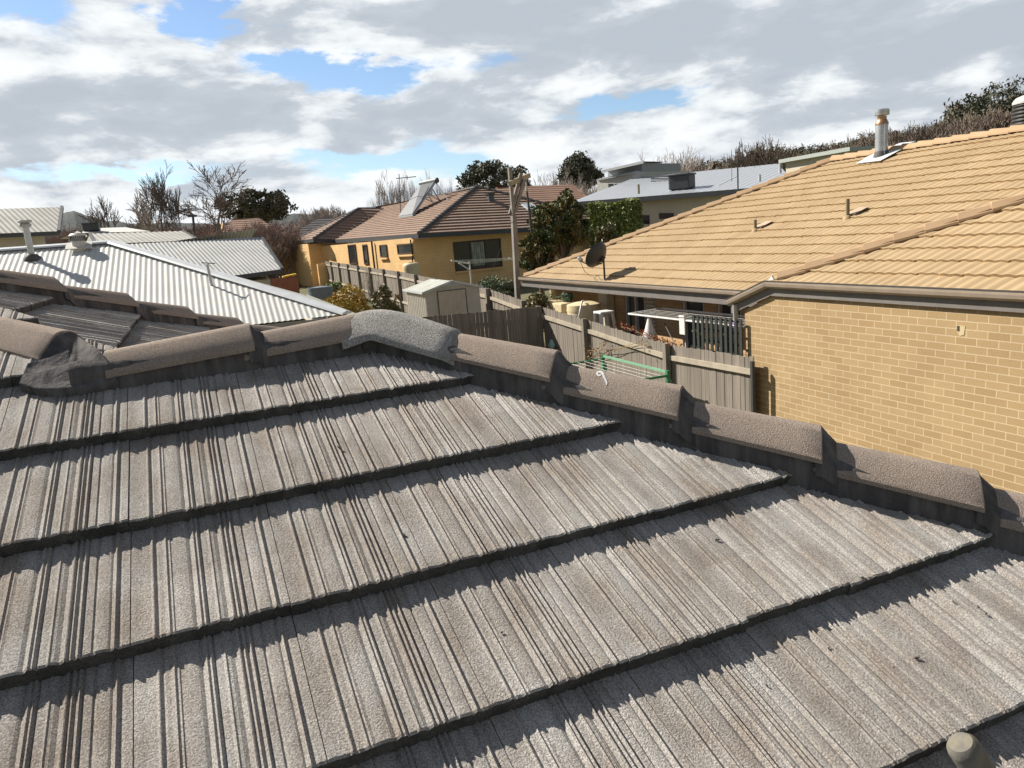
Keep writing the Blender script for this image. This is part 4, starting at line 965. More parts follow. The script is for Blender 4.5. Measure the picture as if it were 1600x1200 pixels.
mb.bar(onLs(676,316),t1.lerp(b1,.5),.04,.04); mb.bar(onLs(687,313),t1.lerp(b1,.35),.04,.04); mb.build('strut',plain('strut_grey',(.30,.31,.33),.5),sol)
ya2=thing('tv_antenna','thin antenna mast left of the solar panel with a flat boom','antenna',tuple(onLs(626,334)))
mb=MB(); mb.tube([onLs(626,334),atd(623.5,272,kk)],.025,6); mb.build('mast',m_dark,ya2)
mb=MB(); mb.tube([atd(619,279,kk),atd(650,276,kk+.5)],.03,6); mb.tube([atd(636,274,kk),atd(637,281,kk)],.02,6); mb.tube([atd(624,276,kk),atd(624,284,kk)],.02,6); mb.build('boom',m_dark,ya2)
# cream tank beside the yellow house
q=atd(643.5,425,39); tk=thing('water_tank','cream plastic water tank against the yellow house corner','water tank',(q.x,q.y,YG))
z1=atd(643,410.5,39).z; mb=MB(); mb.lathe((q.x,q.y,0),[(.43,YG)]+[(.43+.014*(k%2),YG+(z1-.12-YG)*k/10) for k in range(11)]+[(.40,z1-.05),(.30,z1),(.001,z1+.02)],24); mb.build('tank_body',m_cream,tk,smooth=R(50))
MB().lathe((q.x,q.y,z1),[(.14,0),(.14,.05),(.001,.06)],16).build('tank_lid',plain('cream_lid',(.55,.45,.26),.5),tk)
# white clothes hoist in front of the big window
d_=31.5; ho=thing('clothes_hoist','white folding clothesline frame in front of the big window of the yellow house','clothesline',tuple(atd(736,440,d_)))
mb=MB(); mb.tube([atd(737,452,d_),atd(733.5,409,d_)],.035,8); mb.build('post',m_white,ho)
mb=MB(); mb.bar(atd(705,407,d_-.6),atd(734,412,d_+.1),.05,.06); mb.build('arm',m_white,ho); mb=MB(); mb.bar(atd(717,411,d_-.35),atd(734,422,d_),.04,.05); mb.build('brace',m_white,ho)
mb=MB(); mb.bar(atd(795,403,d_+1.2),atd(808,405,d_+1.6),.05,.05); mb.build('arm',m_white,ho)
mb=MB()
for i in range(6):
    t=i/5; mb.tube([atd(706,407,d_-.6).lerp(atd(734,412,d_+.1),t),atd(796,403,d_+1.2).lerp(atd(806,405,d_+1.6),t)],.006,5)
mb.build('line',m_line,ho)

# ------------------------------------------------------------------ poles
pd=21.6; up=thing('utility_pole','leaning grey timber pole with slanted crossarm beside the tan house eave','utility pole',tuple(atd(811,505,pd)))
mb=MB(); mb.bar(atd(811.5,515,pd),atd(802.5,338,pd),.145,.13,(1,0,0)); mb.build('pole',m_pole,up)
mb=MB(); mb.bar(atd(803,345,pd-.12),atd(796,262,pd-.12),.10,.09,(1,0,0)); mb.build('pole_extension',m_pole,up)
mb=MB(); mb.bar(atd(796,287,pd-.3),atd(827,274,pd+.5),.09,.13); mb.build('crossarm',mat('yellowish_crossarm',(.36,.32,.23),(.29,.25,.18),scale=4,rough=.9),up)
for a_,b_ in (((814,271),(797,334)),((819,281),(805,331))): MB().bar(atd(*a_,pd+.1),atd(*b_,pd-.08),.07,.09).build('brace',m_pole,up)
mb=MB(); mb.tube([atd(799,345,pd-.1),atd(770,420,pd+4),atd(766,437,pd+5)],.006,5); mb.build('stay_wire',m_wire,up)
pd2=26; sp=thing('service_pole','slim dark pole with white insulator standing in front of the magnolia','pole',tuple(atd(838,425,pd2)))
mb=MB(); mb.tube([atd(838,430,pd2),atd(827,330,pd2),atd(823,296,pd2)],[.05,.045,.035],8); mb.build('pole',m_dark,sp)
mb=MB(); mb.tube([atd(822.8,299,pd2),atd(822,284,pd2)],[.045,.025],8); mb.build('insulator',plain('pale_insulator',(.50,.48,.44),.5),sp)
lp=thing('street_lamp','dark slim street lamp post behind the white roofs below the bare trees','street lamp',tuple(atd(305,375,75)))
mb=MB(); mb.tube([atd(305.5,385,75),atd(301.5,338,75)],.10,8); mb.build('post',m_charcoal,lp); mb=MB(); mb.box(atd(300.5,337.5,75),(.8,.35,.18)); mb.build('lantern',m_charcoal,lp)

# ------------------------------------------------------------------ things in the yards
q=atd(503,470,27); wt=thing('water_tank','round blue-grey corrugated water tank left of the autumn shrub','water tank',(q.x,q.y,G(q.x,q.y)))
z1=atd(503,448,27).z; gz2=G(q.x,q.y); mb=MB(); n_=int((z1-gz2)/.075)
mb.lathe((q.x,q.y,0),[(.42,gz2)]+[(.42+(.015 if k%2 else 0),gz2+k*.075) for k in range(n_)]+[(.43,z1),(.40,z1),(.40,z1-.02),(.001,z1+.04)],28); mb.build('tank_body',m_tankblue,wt,smooth=R(40))
q=atd(445,444,44); pb=thing('planter_box','red-brown planter box with dark plants against the yellow end wall','planter',(q.x,q.y,q.z-.5))
a,b=atd(431,442,44),atd(459,440,45); mb=MB(); mb.bar(a+Vector((0,0,-.25)),b+Vector((0,0,-.25)),.7,1.0); mb.build('planter',m_redwood,pb)
q=atd(452,432,45); bi=thing('wheelie_bin','red bin with yellow lid behind the red-brown planter','bin',(q.x,q.y,q.z-.8)); mb=MB(); mb.prism([q+Vector((-.3,-.3,-.9)),q+Vector((.3,-.3,-.9)),q+Vector((.33,.33,-.05)),q+Vector((-.33,.33,-.05))],(0,.0,.0)) if False else mb.box(q+Vector((0,0,-.4)),(.6,.6,.75)); mb.build('bin_body',m_redp,bi,bevel=.03); mb=MB(); mb.bar(q+Vector((-.38,0,.0)),q+Vector((.38,0,.1)),.7,.08); mb.build('bin_lid',m_yellow,bi)
a=[atd(425,449,42),atd(520,462,38),atd(520,475,33),atd(425,475,33)]
mb=MB(); mb.poly(*[Vector((p.x,p.y,G(p.x,p.y)+.05)) for p in a]); setp(mb.build('path',m_path),kind='structure')

# under the tan verandah
PX=7.95
def tub(px0,px1,py0,label):
    a=onX(px0,py0,PX); b=onX(px1,py0,PX); c=(a+b)/2; w_=abs(a.y-b.y)
    t=thing('plant_tub',label,'plant tub',(c.x,c.y,c.z-.75)); mb=MB(); mb.box((c.x,c.y,c.z-.37),(.42,w_*.94,.75)); mb.build('tub',m_terra,t,bevel=.03); return c
tubc=[tub(846,857,468,'narrow cream tub at the far left end of the verandah row'),tub(858,872,470,'cream tub with grey-green succulent, second from the verandah post'),tub(873.5,889,473,'cream tub touching the round ribbed water tank')]
c=onX(912,474,PX); wt2=thing('water_tank','ribbed cream round tank with hose beside the white stool under the verandah','water tank',(c.x,c.y,GT))
r_=.40; prf=[(r_*.9,GT)]; z_=GT
while z_<c.z-.12: prf+=[(r_,z_),(r_+.015,z_+.05),(r_,z_+.10)]; z_+=.12
prf+=[(r_*1.02,c.z-.04),(r_*1.0,c.z-.01),(r_*.55,c.z+.035),(.001,c.z+.05)]
MB().lathe((c.x,c.y,0),prf,30).build('tank_body',m_cream,wt2,smooth=R(45))
mb=MB(); mb.tube([c+Vector((-.1,-.2,.08)),c+Vector((-.25,-.42,.10)),c+Vector((-.38,-.5,-.2)),c+Vector((-.42,-.28,-.55)),c+Vector((-.42,-.05,-.75))],.022,8); mb.build('hose',m_white,wt2,smooth=True)
mb=MB(); mb.lathe(onX(886,464,PX+.15)+Vector((0,0,-.12)),[(.11,0),(.15,.08),(.15,.2),(.12,.22),(.001,.22)],16); mb.top('green_bucket',plain('dark_green_bucket',(.06,.12,.09),.5),'dark green bucket standing on the cream tubs','bucket')
# stool
c=onX(943,486,7.75); st=thing('plastic_stool','pale grey plastic stool in front of the cream meter box','stool',(c.x,c.y,c.z-.48))
mb=MB(); mb.box(c+Vector((0,0,-.02)),(.34,.36,.05)); mb.build('seat',m_white,st,bevel=.02)
for i in (-1,1):
    for j in (-1,1): MB().bar(c+Vector((i*.14,j*.14,-.04)),c+Vector((i*.18,j*.19,-.50)),.09,.035).build('leg',m_white,st)
# airer
AXF,AXB=7.55,8.35
f0,f1=onX(982,490.5,AXF),onX(1163,511.5,AXF); b0_,b1_=Vector((AXB,f0.y,f0.z+.02)),Vector((AXB,f1.y,f1.z+.02))
ai=thing('clothes_airer','white clothes airer frame with lines behind the paling fence','clothes airer',((f0.x+f1.x)/2,(f0.y+f1.y)/2,f0.z))
mb=MB(); mb.tube([f0,f1],.017,8); mb.tube([b0_,b1_],.02,8); mb.tube([f0,b0_],.02,8); mb.tube([f1,b1_],.02,8); mb.build('frame',m_white,ai)
mb=MB()
for k in range(1,7): t=k/7; mb.tube([f0.lerp(b0_,t),f1.lerp(b1_,t)],.003,5)
mb.build('line',m_line,ai)
c=onX(1066,506,AXF-.02); mb=MB(); mb.box(c+Vector((0,0,-.02)),(.02,.16,.34)); mb.box(c+Vector((-.01,0,.13)),(.03,.165,.02)); mb.top('peg_bag',m_cloth,'white peg bag clipped to the front bar of the airer','bag',bevel=.004)
c=onX(1014,496,AXF+.05); mb=MB(); mb.lathe(c,[(.01,.05),(.03,-.02),(.08,-.2),(.15,-.38),(.17,-.5),(.10,-.52)],12); mb.top('hanging_cloth',m_cloth,'white bunched cloth hanging from the left half of the airer','cloth',smooth=True)
# broom against wall
a=onX(1038,505,8.55); b=onX(1052,533,8.45); mb=MB(); mb.tube([a,b,b+(b-a)*.4],.012,6); mb.top('broom_handle',m_dark,'thin dark broom handle leaning against the tan wall behind the airer','broom')
# lattice
lt=thing('lattice_screen','dark green slatted screen at the right end of the verandah by the brick wall','screen',tuple(onX(1120,560,7.42)))
tp0,tp1=onX(1081,491,7.42),onX(1157,500,7.42); bt0,bt1=onX(1088,548,7.42),onX(1159,562,7.42)
n=11
for i in range(n):
    t=i/(n-1); p=tp0.lerp(tp1,t); q=bt0.lerp(bt1,t); 
    MB().box(((p.x),(p.y+q.y)/2,(p.z+q.z)/2),(.02,.062,p.z-q.z)).build('slat',m_latt,lt)
for t in (.06,.36,.66,.94): MB().bar(tp0.lerp(bt0,t)+Vector((.02,0,0)),tp1.lerp(bt1,t)+Vector((.02,0,0)),.012,.03).build('rail',m_latt,lt)
c=onX(1150,520,7.62); mb=MB(); mb.box(c,(.04,.22,.34)); mb.top('purple_towel',m_purple,'purple towel hanging behind the dark green slatted screen','towel',bevel=.01)
# green clothesline on our side of the fence
GX=6.92
p0,p1=onX(942,556.5,GX),onX(1043,581,GX); p1.z=p0.z=(p0.z+p1.z)/2
gc=thing('clothesline','green folding clothesline fixed along our side of the paling fence','clothesline',((GX),(p0.y+p1.y)/2,p0.z-.9))
mb=MB(); mb.bar(p0,p1,.035,.04); mb.build('front_bar',plain('light_green_bar',(.22,.44,.29),.4),gc)
for p in (p0,p1):
    MB().box(p+Vector((.0,0,-.12)),(.05,.06,.30)).build('bracket',m_green,gc)
    MB().bar(p+Vector((0,0,-.06)),p+Vector((-.78,.0,-.06)),.03,.04).build('arm',m_green,gc)
    MB().box(p+Vector((.04,0,-.7)),(.05,.05,1.1)).build('leg',m_green,gc)
mb=MB()
for k in range(5): x=-.12-.155*k; mb.tube([p0+Vector((x,0,-.05)),p1+Vector((x,0,-.05))],.0035,5)
mb.build('line',m_line,gc)
# scrap of blue-green cloth by the fence corner
c=onX(862,538,bx-.12); mb=MB(); mb.lathe(c,[(.02,.12),(.06,.05),(.10,-.03),(.05,-.12),(.01,-.15)],9); mb.top('cloth_scrap',plain('teal_cloth',(.25,.42,.40),.9),'small teal rag caught low in the fence corner','cloth',smooth=True)

# ------------------------------------------------------------------ houses on the right beyond the tan roof
def boxhouse(mb,pts,z0,z1): mb.prism([Vector((p.x,p.y,z0)) for p in pts],(0,0,z1-z0))
mod=thing('modern_house','white two-storey house with low blue-grey skillion roofs behind the hedge','house',tuple(atd(1060,350,62)))
gz=-1.8
# long front wing
a,b=atd(905,335,58),atd(1250,300,52)
dv=Vector((b.x-a.x,b.y-a.y,0)).normalized(); nv_=Vector((-dv.y,dv.x,0)); 
za,zb=atd(905,316,58).z,atd(1250,289,52).z
mb=MB(); mb.prism([Vector((a.x,a.y,gz)),Vector((b.x,b.y,gz)),Vector((b.x,b.y,zb)),Vector((a.x,a.y,za))],nv_*.3); mb.prism([Vector((a.x,a.y,gz)),Vector((a.x,a.y,za))]+[Vector((a.x,a.y,za))+nv_*9,Vector((a.x,a.y,gz))+nv_*9],dv*.3); mb.build('wall',m_render,mod)
ra,rb=Vector((a.x,a.y,za))-nv_*.6-dv*.5,Vector((b.x,b.y,zb))-nv_*.6
rc_,rd=atd(1215,262,66),atd(990,270,70)
mb=MB(); slope(mb,[ra,rb,rc_,rd],du=.25,prof=lambda u,k:.03 if int(u/.25)%2 else 0); mr_=mb.build('roof',m_bluegrey,mod)
mb=MB(); mb.bar(ra+Vector((0,0,-.12)),rb+Vector((0,0,-.12)),.15,.32); mb.build('fascia',m_charcoal,mr_)
nn_=-nv_
def modwin(px0,px1,py0,py1,p,n,name='window'):
    q0,q1=onPl(px0,py0,p,n),onPl(px1,py0,p,n); c=onPl((px0+px1)/2,(py0+py1)/2,p,n); h=(onPl((px0+px1)/2,py0,p,n)-onPl((px0+px1)/2,py1,p,n)).z; wd=(q1-q0).length
    MB().box(c+n*.02,(wd,.06,h),((q1-q0).normalized(),n,Vector((0,0,1)))).build(name,m_glass,mod)
modwin(1001,1015,336,350,Vector((a.x,a.y,0)),nn_); modwin(1030,1053,333,342,Vector((a.x,a.y,0)),nn_)
# upper storey at the back
a2,b2=atd(934,302,72),atd(1000,298,69); zt2=atd(1000,268,69).z; zt1=atd(934,281,72).z
d2=Vector((b2.x-a2.x,b2.y-a2.y,0)).normalized(); n2_=Vector((-d2.y,d2.x,0))
mb=MB(); mb.prism([Vector((a2.x,a2.y,gz)),Vector((b2.x,b2.y,gz)),Vector((b2.x,b2.y,zt2)),Vector((a2.x,a2.y,zt1))],n2_*8); mb.build('wall',m_pale,mod)
for x in (951,961,971): modwin(x,x+7,287,293.5,Vector((a2.x,a2.y,0)),-n2_)
modwin(983,991,283,289,Vector((a2.x,a2.y,0)),-n2_)
mb=MB(); slope(mb,[atd(941,267,71.2),atd(1006,252,67.5),atd(1040,254,74),atd(985,262,80)],du=.4); mb.build('roof',m_bluegrey,mod)
mb=MB(); mb.bar(atd(941,268,71.2),atd(1006,253,67.5),.12,.22); mb.bar(atd(934,281,71.9),atd(998,268,68.6),.12,.15); mb.build('fascia',plain('pale_grey_fascia',(.35,.37,.38),.5),mod)
mb=MB(); mb.prism([atd(950,268,72.5),atd(1003,255,69.5),atd(1003,270,69.5),atd(950,280,72.5)],n2_*6); mb.build('clerestory',plain('clerestory_glass',(.30,.34,.37),.3),mod)
# louvred screen
for k in range(6): MB().bar(atd(1017,275+k*4.2,64.5),atd(1045,276+k*3.6,63.5),.06,.14).build('louvre',m_charcoal,mod)
# cooler on the blue-grey roof
q=atd(1066,297.5,56.5); co_=thing('roof_cooler','large dark evaporative cooler with louvred sides on the blue-grey roof','air cooler',tuple(q))
mb=MB(); mb.box(q+Vector((0,0,.58)),(1.55,1.25,1.0),(dv,nv_,Vector((0,0,1)))); mb.build('cooler_box',m_dark,co_,bevel=.1)
MB().box(q+Vector((0,0,1.1)),(1.68,1.38,.12),(dv,nv_,Vector((0,0,1)))).build('cooler_lid',m_charcoal,co_,bevel=.05)
for k in range(5): MB().box(q+Vector((0,0,.22+.17*k))-dv*.8,(.06,1.05,.06),(dv,nv_,Vector((0,0,1)))).build('louvre',plain('cooler_louvre%d'%k,(.32,.33,.34),.5),co_)
MB().box(q+Vector((0,0,.0)),(.9,.9,.5),(dv,nv_,Vector((0,0,1)))).build('cooler_base',m_charcoal,co_)
for px in (1232,1200,1218):
    pass
vp_=[(1000,300,1003,287)]
# small pipes standing on that roof
for i,(px,py,h) in enumerate(((998,303,14),(1219,271,14),(1187,284,10))):
    q=atd(px,py,54); MB().tube([q,q+Vector((0,0,h/FPX*54))],.09,8).build('vent_pipe',plain('roof_pipe%d'%i,(.42,.36,.26) if i==0 else (.5,.5,.5),.6),mr_)
# pale house farther up the hill
a,b=atd(1228,262,84),atd(1330,236,78); d3=Vector((b.x-a.x,b.y-a.y,0)).normalized(); n3=Vector((-d3.y,d3.x,0))
hh=thing('hillside_house','pale flat-roofed house high on the slope left of the steel flue','house',(a.x,a.y,G(a.x,a.y)))
za,zb=atd(1228,254,84).z,atd(1330,236,78).z
mb=MB(); mb.prism([Vector((a.x,a.y,G(a.x,a.y)-1)),Vector((b.x,b.y,G(b.x,b.y)-2)),Vector((b.x,b.y,zb)),Vector((a.x,a.y,za))],n3*9); mb.build('wall',m_render,hh)
mb=MB(); mb.prism([Vector((a.x,a.y,za))-n3*.5-d3*.5,Vector((b.x,b.y,zb))-n3*.5+d3*.3,Vector((b.x,b.y,zb+.35))-n3*.5+d3*.3,Vector((a.x,a.y,za+.35))-n3*.5-d3*.5],n3*9.8); mb.build('roof',plain('pale_green_grey_roof',(.40,.44,.41),.6),hh)
# our vent pipe and the mark on a cap
bp_=P0(1.20,.36); 
tpx=ray(1503,1163); 
q=W(P0(0,0)); nW_=WMA.to_3x3()@NB
tpt=onPl(1502,1162,W(P0(0,0,.085)),nW_); bpt=onPl(1562,1255,W(P0(0,0,-.02)),nW_)
d_=(tpt-bpt).normalized()
MB().tube([bpt-d_*.15,tpt-d_*.012,tpt-d_*.004,tpt+d_*.004],[.0275,.0275,.026,.020],24).build('vent_pipe',m_pipe,roofA,smooth=R(35))
# ------------------------------------------------------------------ trees
def rvec(r): 
    while True:
        v=Vector((r.uniform(-1,1),r.uniform(-1,1),r.uniform(-1,1)))
        if .05<v.length<1: return v.normalized()
def skeleton(r,H,spread,levels,upright,stems=1,lean=(0,0),trunk_r=None,kids=(3,4),trunk_frac=.3,tips=None,minr=.008,clen=None):
    mb=MB(); tr=trunk_r or H*.022
    def grow(p,d,ln,rad,lv):
        n=4 if lv<2 else 3; pts=[p]; q=p.copy(); dd=d.copy(); rs=[rad]
        for i in range(n):
            dd=(dd+rvec(r)*(.22 if lv else .10)+Vector((0,0,upright*(.18 if lv else .02)))).normalized(); q=q+dd*(ln/n); pts.append(q.copy()); rs.append(max(minr,rad*(1-.55*(i+1)/n)))
        mb.tube(pts,rs,6 if lv==0 else (4 if lv<3 else 3),caps=False)
        if lv>=levels:
            if tips is not None: tips.append(pts[-1]); tips.append(pts[-2])
            return
        k=r.randint(*kids)
        for j in range(k):
            t=1.0 if j==0 else r.uniform(.35,.95) if lv else r.uniform(.55,1.0)
            a=min(len(pts)-2,int(t*n)) if t<1 else len(pts)-2; f=t*n-a if t<1 else 1
            s=pts[a].lerp(pts[a+1],max(0,min(1,f)))
            v=rvec(r); v=(v-dd*v.dot(dd)).normalized(); sp=spread*(r.uniform(.55,1.15) if j else r.uniform(.15,.5))
            nd=(dd*math.cos(sp)+v*math.sin(sp)).normalized()
            grow(s,nd,(H*clen if clen and lv==0 else ln)*r.uniform(.64,.84),max(minr,rs[a]*r.uniform(.55,.75)),lv+1)
    for s in range(stems):
        a=2*math.pi*s/max(1,stems)+r.random(); d=Vector((lean[0]+(.22*math.cos(a) if stems>1 else 0),lean[1]+(.22*math.sin(a) if stems>1 else 0),1)).normalized()
        grow(Vector((.15*math.cos(a),.15*math.sin(a),0)) if stems>1 else Vector((0,0,0)),d,H*trunk_frac,tr*(1 if stems==1 else .7),0)
    return mb
def fit(mb,H,Wd=None):
    zs=max(v[2] for v in mb.v); k=H/zs; kx=k
    if Wd: 
        xs=sorted(abs(v[0]) for v in mb.v); kx=Wd/2/max(.1,xs[int(len(xs)*.98)])
    mb.v=[(v[0]*kx,v[1]*kx,v[2]*k) for v in mb.v]; return kx,k
def place(px,py,dist): p=atd(px,py,dist); return Vector((p.x,p.y,G(p.x,p.y))),p.z
def bare_tree(label,px,pytop,dist,wpx,seed,m,levels=5,spread=.6,upright=.5,stems=1,lean=(0,0),kids=(2,3),trunk_frac=.3,group=None,minr=.012,tr=None,name='bare_tree',clen=None):
    r=random.Random(seed); b,zt=place(px,pytop,dist); H=zt-b.z; t=thing(name,label,'tree',tuple(b),0,group)
    mb=skeleton(r,H,spread,levels,upright,stems,lean,tr,kids,trunk_frac,minr=minr,clen=clen); fit(mb,H,wpx/FPX*dist)
    mb.v=[(v[0]+b.x,v[1]+b.y,v[2]+b.z) for v in mb.v]
    # the first tube is the trunk, everything thinner is the crown of branches
    nt_=0
    tv,tf=[],[]
    k=5*6
    trunk=MB(); crown=MB()
    lim=k*1 if stems==1 else 0
    trunk.v=mb.v[:lim] if lim else []; trunk.f=[f for f in mb.f if lim and max(f)<lim]
    crown.v=mb.v[lim:]; crown.f=[tuple(i-lim for i in f) for f in mb.f if min(f)>=lim]
    if trunk.v: trunk.build('trunk',m,t)
    crown.build('branches',m,t)
    return t
def leaves(mb,r,centers,n,rad,size,aspect=.5,flat=.0,squash=.75):
    for c,k in centers:
        for i in range(n):
            v=rvec(r)*(r.random()**.45)*rad*k; v.z*=squash
            p=c+v; a=rvec(r); b=a.cross(rvec(r)); 
            if b.length<.01: continue
            b.normalize(); s=size*r.uniform(.6,1.25); a=a*s; b=b*s*aspect
            q=len(mb.v); mb.v+=[tuple(p-a),tuple(p+b),tuple(p+a),tuple(p-b)]; mb.f.append((q,q+1,q+2,q+3))
    return mb
def leafy_tree(label,px,pytop,dist,wpx,hpx,seed,ml,name='eucalypt',nclump=60,nleaf=70,size=.28,crad=.16,aspect=.4,group=None,bias=1.0,gap=.0,cat='tree',mtr=None,pyflat=0,tall=False):
    r=random.Random(seed); b,zt=place(px,pytop,dist); s=dist/FPX; Wd,Hc=wpx*s,hpx*s; H=zt-b.z
    t=thing(name,label,cat,tuple(b),0,group)
    cc=Vector((b.x,b.y,zt-Hc/2)); cl=[]
    for i in range(nclump):
        v=rvec(r)*(r.uniform(.35,1.0)**.6); 
        if v.z<-.5: v.z*=.6
        k=r.uniform(.6,1.25)
        cl.append((cc+Vector((v.x*Wd*.44,v.y*Wd*.44,v.z*Hc*.42)),k))
    mb=MB(); leaves(mb,r,cl,nleaf,crad*min(Wd,Hc*1.4),size,aspect); mb.build('crown',ml,t)
    tk=MB(); fork=Vector((b.x,b.y,max(b.z+.3*H,zt-Hc*.95))); tk.tube([b-Vector((0,0,.5)),(b+fork)/2+Vector((.1,0,0)),fork],[H*.03,H*.025,H*.02],7)
    for c,k in cl[::3]: tk.tube([fork,(fork+c)/2+Vector((0,0,-.05*Hc)),c],[H*.014,H*.009,H*.003],4,caps=False)
    tk.build('trunk',mtr or m_bark,t)
    return t
def clone(src,px,py,dist,label,group,rz=0.0,k=1.0,sx=1.0,top=None):
    """a copy of a tree and of its trunk and crown, standing on the ground elsewhere"""
    p=atd(px,py,dist); c=src.copy(); COL.objects.link(c); z=G(p.x,p.y); c.location=(p.x,p.y,z); c.rotation_euler=(0,0,rz)
    if top is not None: k=max(.2,(p.z-z)/top)
    c.scale=(k*sx,k*sx,k); c['label']=label; c['group']=group
    for ch in [o for o in src.children]:
        d=ch.copy(); COL.objects.link(d); d.parent=c
    return c
def theight(src): return max((v.co.z for ch in src.children for v in ch.data.vertices),default=1)

# left skyline
bare_tree('tallest bare tree on the left skyline with wide dark rounded branches',322,240,75,100,11,m_bark,levels=6,spread=.62,upright=.10,kids=(3,3),trunk_frac=.50,clen=.24,tr=.30,minr=.022)
bare_tree('bare tree with long stems leaning left beside the tallest bare tree',258,250,78,76,23,m_bark,levels=6,spread=.42,upright=.30,kids=(3,3),lean=(-.22,0),trunk_frac=.42,clen=.26,tr=.24,minr=.020)
bare_tree('second leaning bare tree with thin stems between the two tall bare trees',284,283,76,70,5,m_bark,levels=5,spread=.45,upright=.3,kids=(3,4),lean=(-.28,0),trunk_frac=.42,clen=.26,tr=.2,minr=.022)
bare_tree('small spreading bare tree just right of the far left gabled house',170,304,80,60,31,m_bark,levels=5,spread=.58,upright=.2,kids=(3,4),trunk_frac=.45,clen=.26,minr=.022)
bare_tree('bare street tree with pale twigs between the small and the leaning bare trees',208,293,82,56,37,m_bark3,levels=5,spread=.5,upright=.3,kids=(3,4),trunk_frac=.45,clen=.26,minr=.022)
leafy_tree('dark spreading eucalypt right of the tallest bare tree',396,290,85,112,62,41,m_euc,nclump=95,nleaf=70,size=.24,crad=.12)
tw=bare_tree('reddish twiggy bare shrub in front of the brown roof, left of the yellow end wall',412,336,62,80,51,m_bark2,levels=5,spread=.55,upright=.6,stems=7,kids=(3,4),minr=.012,name='bare_shrub',trunk_frac=.4)
h0=theight(tw)
for i,(px,py,d_,k) in enumerate(((440,342,66,1.0),(385,344,62,1.0),(355,350,64,1.0),(428,352,60,.9),(332,352,66,1))):
    clone(tw,px,py,d_,'reddish twiggy bare shrub massed between the ribbed roof and the yellow house','reddish bare shrubs',i*1.3,top=h0,sx=1.2)
gs=bare_tree('leftmost of the upright grey bare trees behind the dark tiled roof',492,321,95,34,61,m_bark3,levels=5,spread=.35,upright=1.2,stems=5,kids=(3,4),minr=.025,trunk_frac=.4)
h1=theight(gs)
for i,(px,py,d_) in enumerate(((508,318,96),(522,320,94),(535,324,97),(478,326,96))):
    clone(gs,px,py,d_,'upright grey bare tree in the clump behind the dark tiled roof','grey bare trees behind the dark roof',i*1.7,top=h1)
pp=bare_tree('broadest of the pale upright bare poplars behind the yellow house ridge',606,263,82,42,71,m_bark3,levels=5,spread=.26,upright=1.6,stems=4,kids=(2,3),minr=.020,trunk_frac=.42,name='bare_poplar')
h2=theight(pp)
clone(pp,637,264,84,'slender pale bare poplar right behind the antenna mast of the yellow house','pale bare poplars',1.1,top=h2,sx=.62)
clone(pp,666,262,88,'pale bare poplar rising just above the solar panel','pale bare poplars',2.3,top=h2,sx=.6)
for px,py,sx in ((588,296,.7),(622,290,.6),(578,312,.6),(692,278,.5),(706,276,.5)): clone(pp,px,py,86,'low pale bare poplar along the yellow house ridge','low pale bare poplars',px*.1,top=h2,sx=sx)
leafy_tree('spreading dark eucalypt behind the yellow house peak',768,246,95,124,74,81,m_euc,nclump=130,nleaf=60,size=.26,crad=.105)
leafy_tree('dense dark rounded evergreen standing above the pinkish bare trees',902,236,112,64,70,83,m_euc,name='evergreen_tree',nclump=110,nleaf=80,size=.28,crad=.16)
pk=bare_tree('leftmost pinkish bare tree beside the top of the magnolia',858,258,78,62,91,m_bark3,levels=5,spread=.5,upright=.6,stems=4,kids=(3,3),minr=.024,trunk_frac=.38)
h3=theight(pk)
for i,(px,py,d_) in enumerate(((882,268,80),(910,272,82),(930,280,84),(843,275,80),(800,268,96),(780,275,97),(745,282,96))): clone(pk,px,py,d_,'pinkish bare tree filling the gap between dark eucalypt and modern house','pinkish bare trees in the middle',i*2.1,top=h3)
clone(pk,1055,225,98,'wide bare tree rising behind the modern house roof','bare trees behind the modern house',.5,top=h3,sx=1.3)
clone(pk,1030,232,100,'bare tree just left of the wide bare tree behind the modern house','bare trees behind the modern house',2.5,top=h3,sx=1.1); clone(pk,1082,234,99,'bare tree just right of the wide bare tree behind the modern house','bare trees behind the modern house',1.5,top=h3,sx=1.1)

# garden plants
leafy_tree('tall glossy magnolia with bronze-backed leaves beyond the tan roof eave',872,290,27,96,118,101,m_mag,name='magnolia',nclump=110,nleaf=75,size=.085,crad=.12,aspect=.45)
leafy_tree('low dark glossy bush at the foot of the magnolia by the utility pole',838,352,26,66,90,102,m_mag,name='magnolia_bush',nclump=70,nleaf=65,size=.085,crad=.13,aspect=.45,cat='shrub')
leafy_tree('dark bronze shrub between the magnolia and the bright hedge',944,344,30,46,62,103,m_shrub,name='shrub',nclump=45,nleaf=60,size=.08,crad=.15,cat='shrub')
leafy_tree('golden autumn shrub beside the blue-grey water tank',540,441,24.5,72,70,104,m_yellowleaf,name='autumn_shrub',nclump=70,nleaf=60,size=.05,crad=.13,cat='shrub')
leafy_tree('dark green shrub left of the garden shed',598,442,23.5,48,66,105,m_shrub,name='shrub',nclump=60,nleaf=60,size=.05,crad=.14,cat='shrub')
leafy_tree('low green bush behind the blue-grey water tank',520,438,31,30,26,106,m_hedge,name='bush',nclump=25,nleaf=50,size=.06,crad=.2,cat='shrub')
leafy_tree('silvery leaved bush behind the shed roof under the big window',775,428,23.5,76,62,107,m_olive,name='silver_bush',nclump=70,nleaf=50,size=.055,crad=.14,cat='shrub')
leafy_tree('dark tree by the far planter left of the yellow wall',446,425,47,34,34,108,m_shrub,name='shrub',nclump=30,nleaf=50,size=.12,crad=.2,cat='shrub')
bare_tree('bare climbing vine on the paling fence above the dark green shrub',572,412,26.5,26,109,m_bark,levels=5,spread=.8,upright=.2,stems=3,kids=(2,3),minr=.008,name='bare_vine')
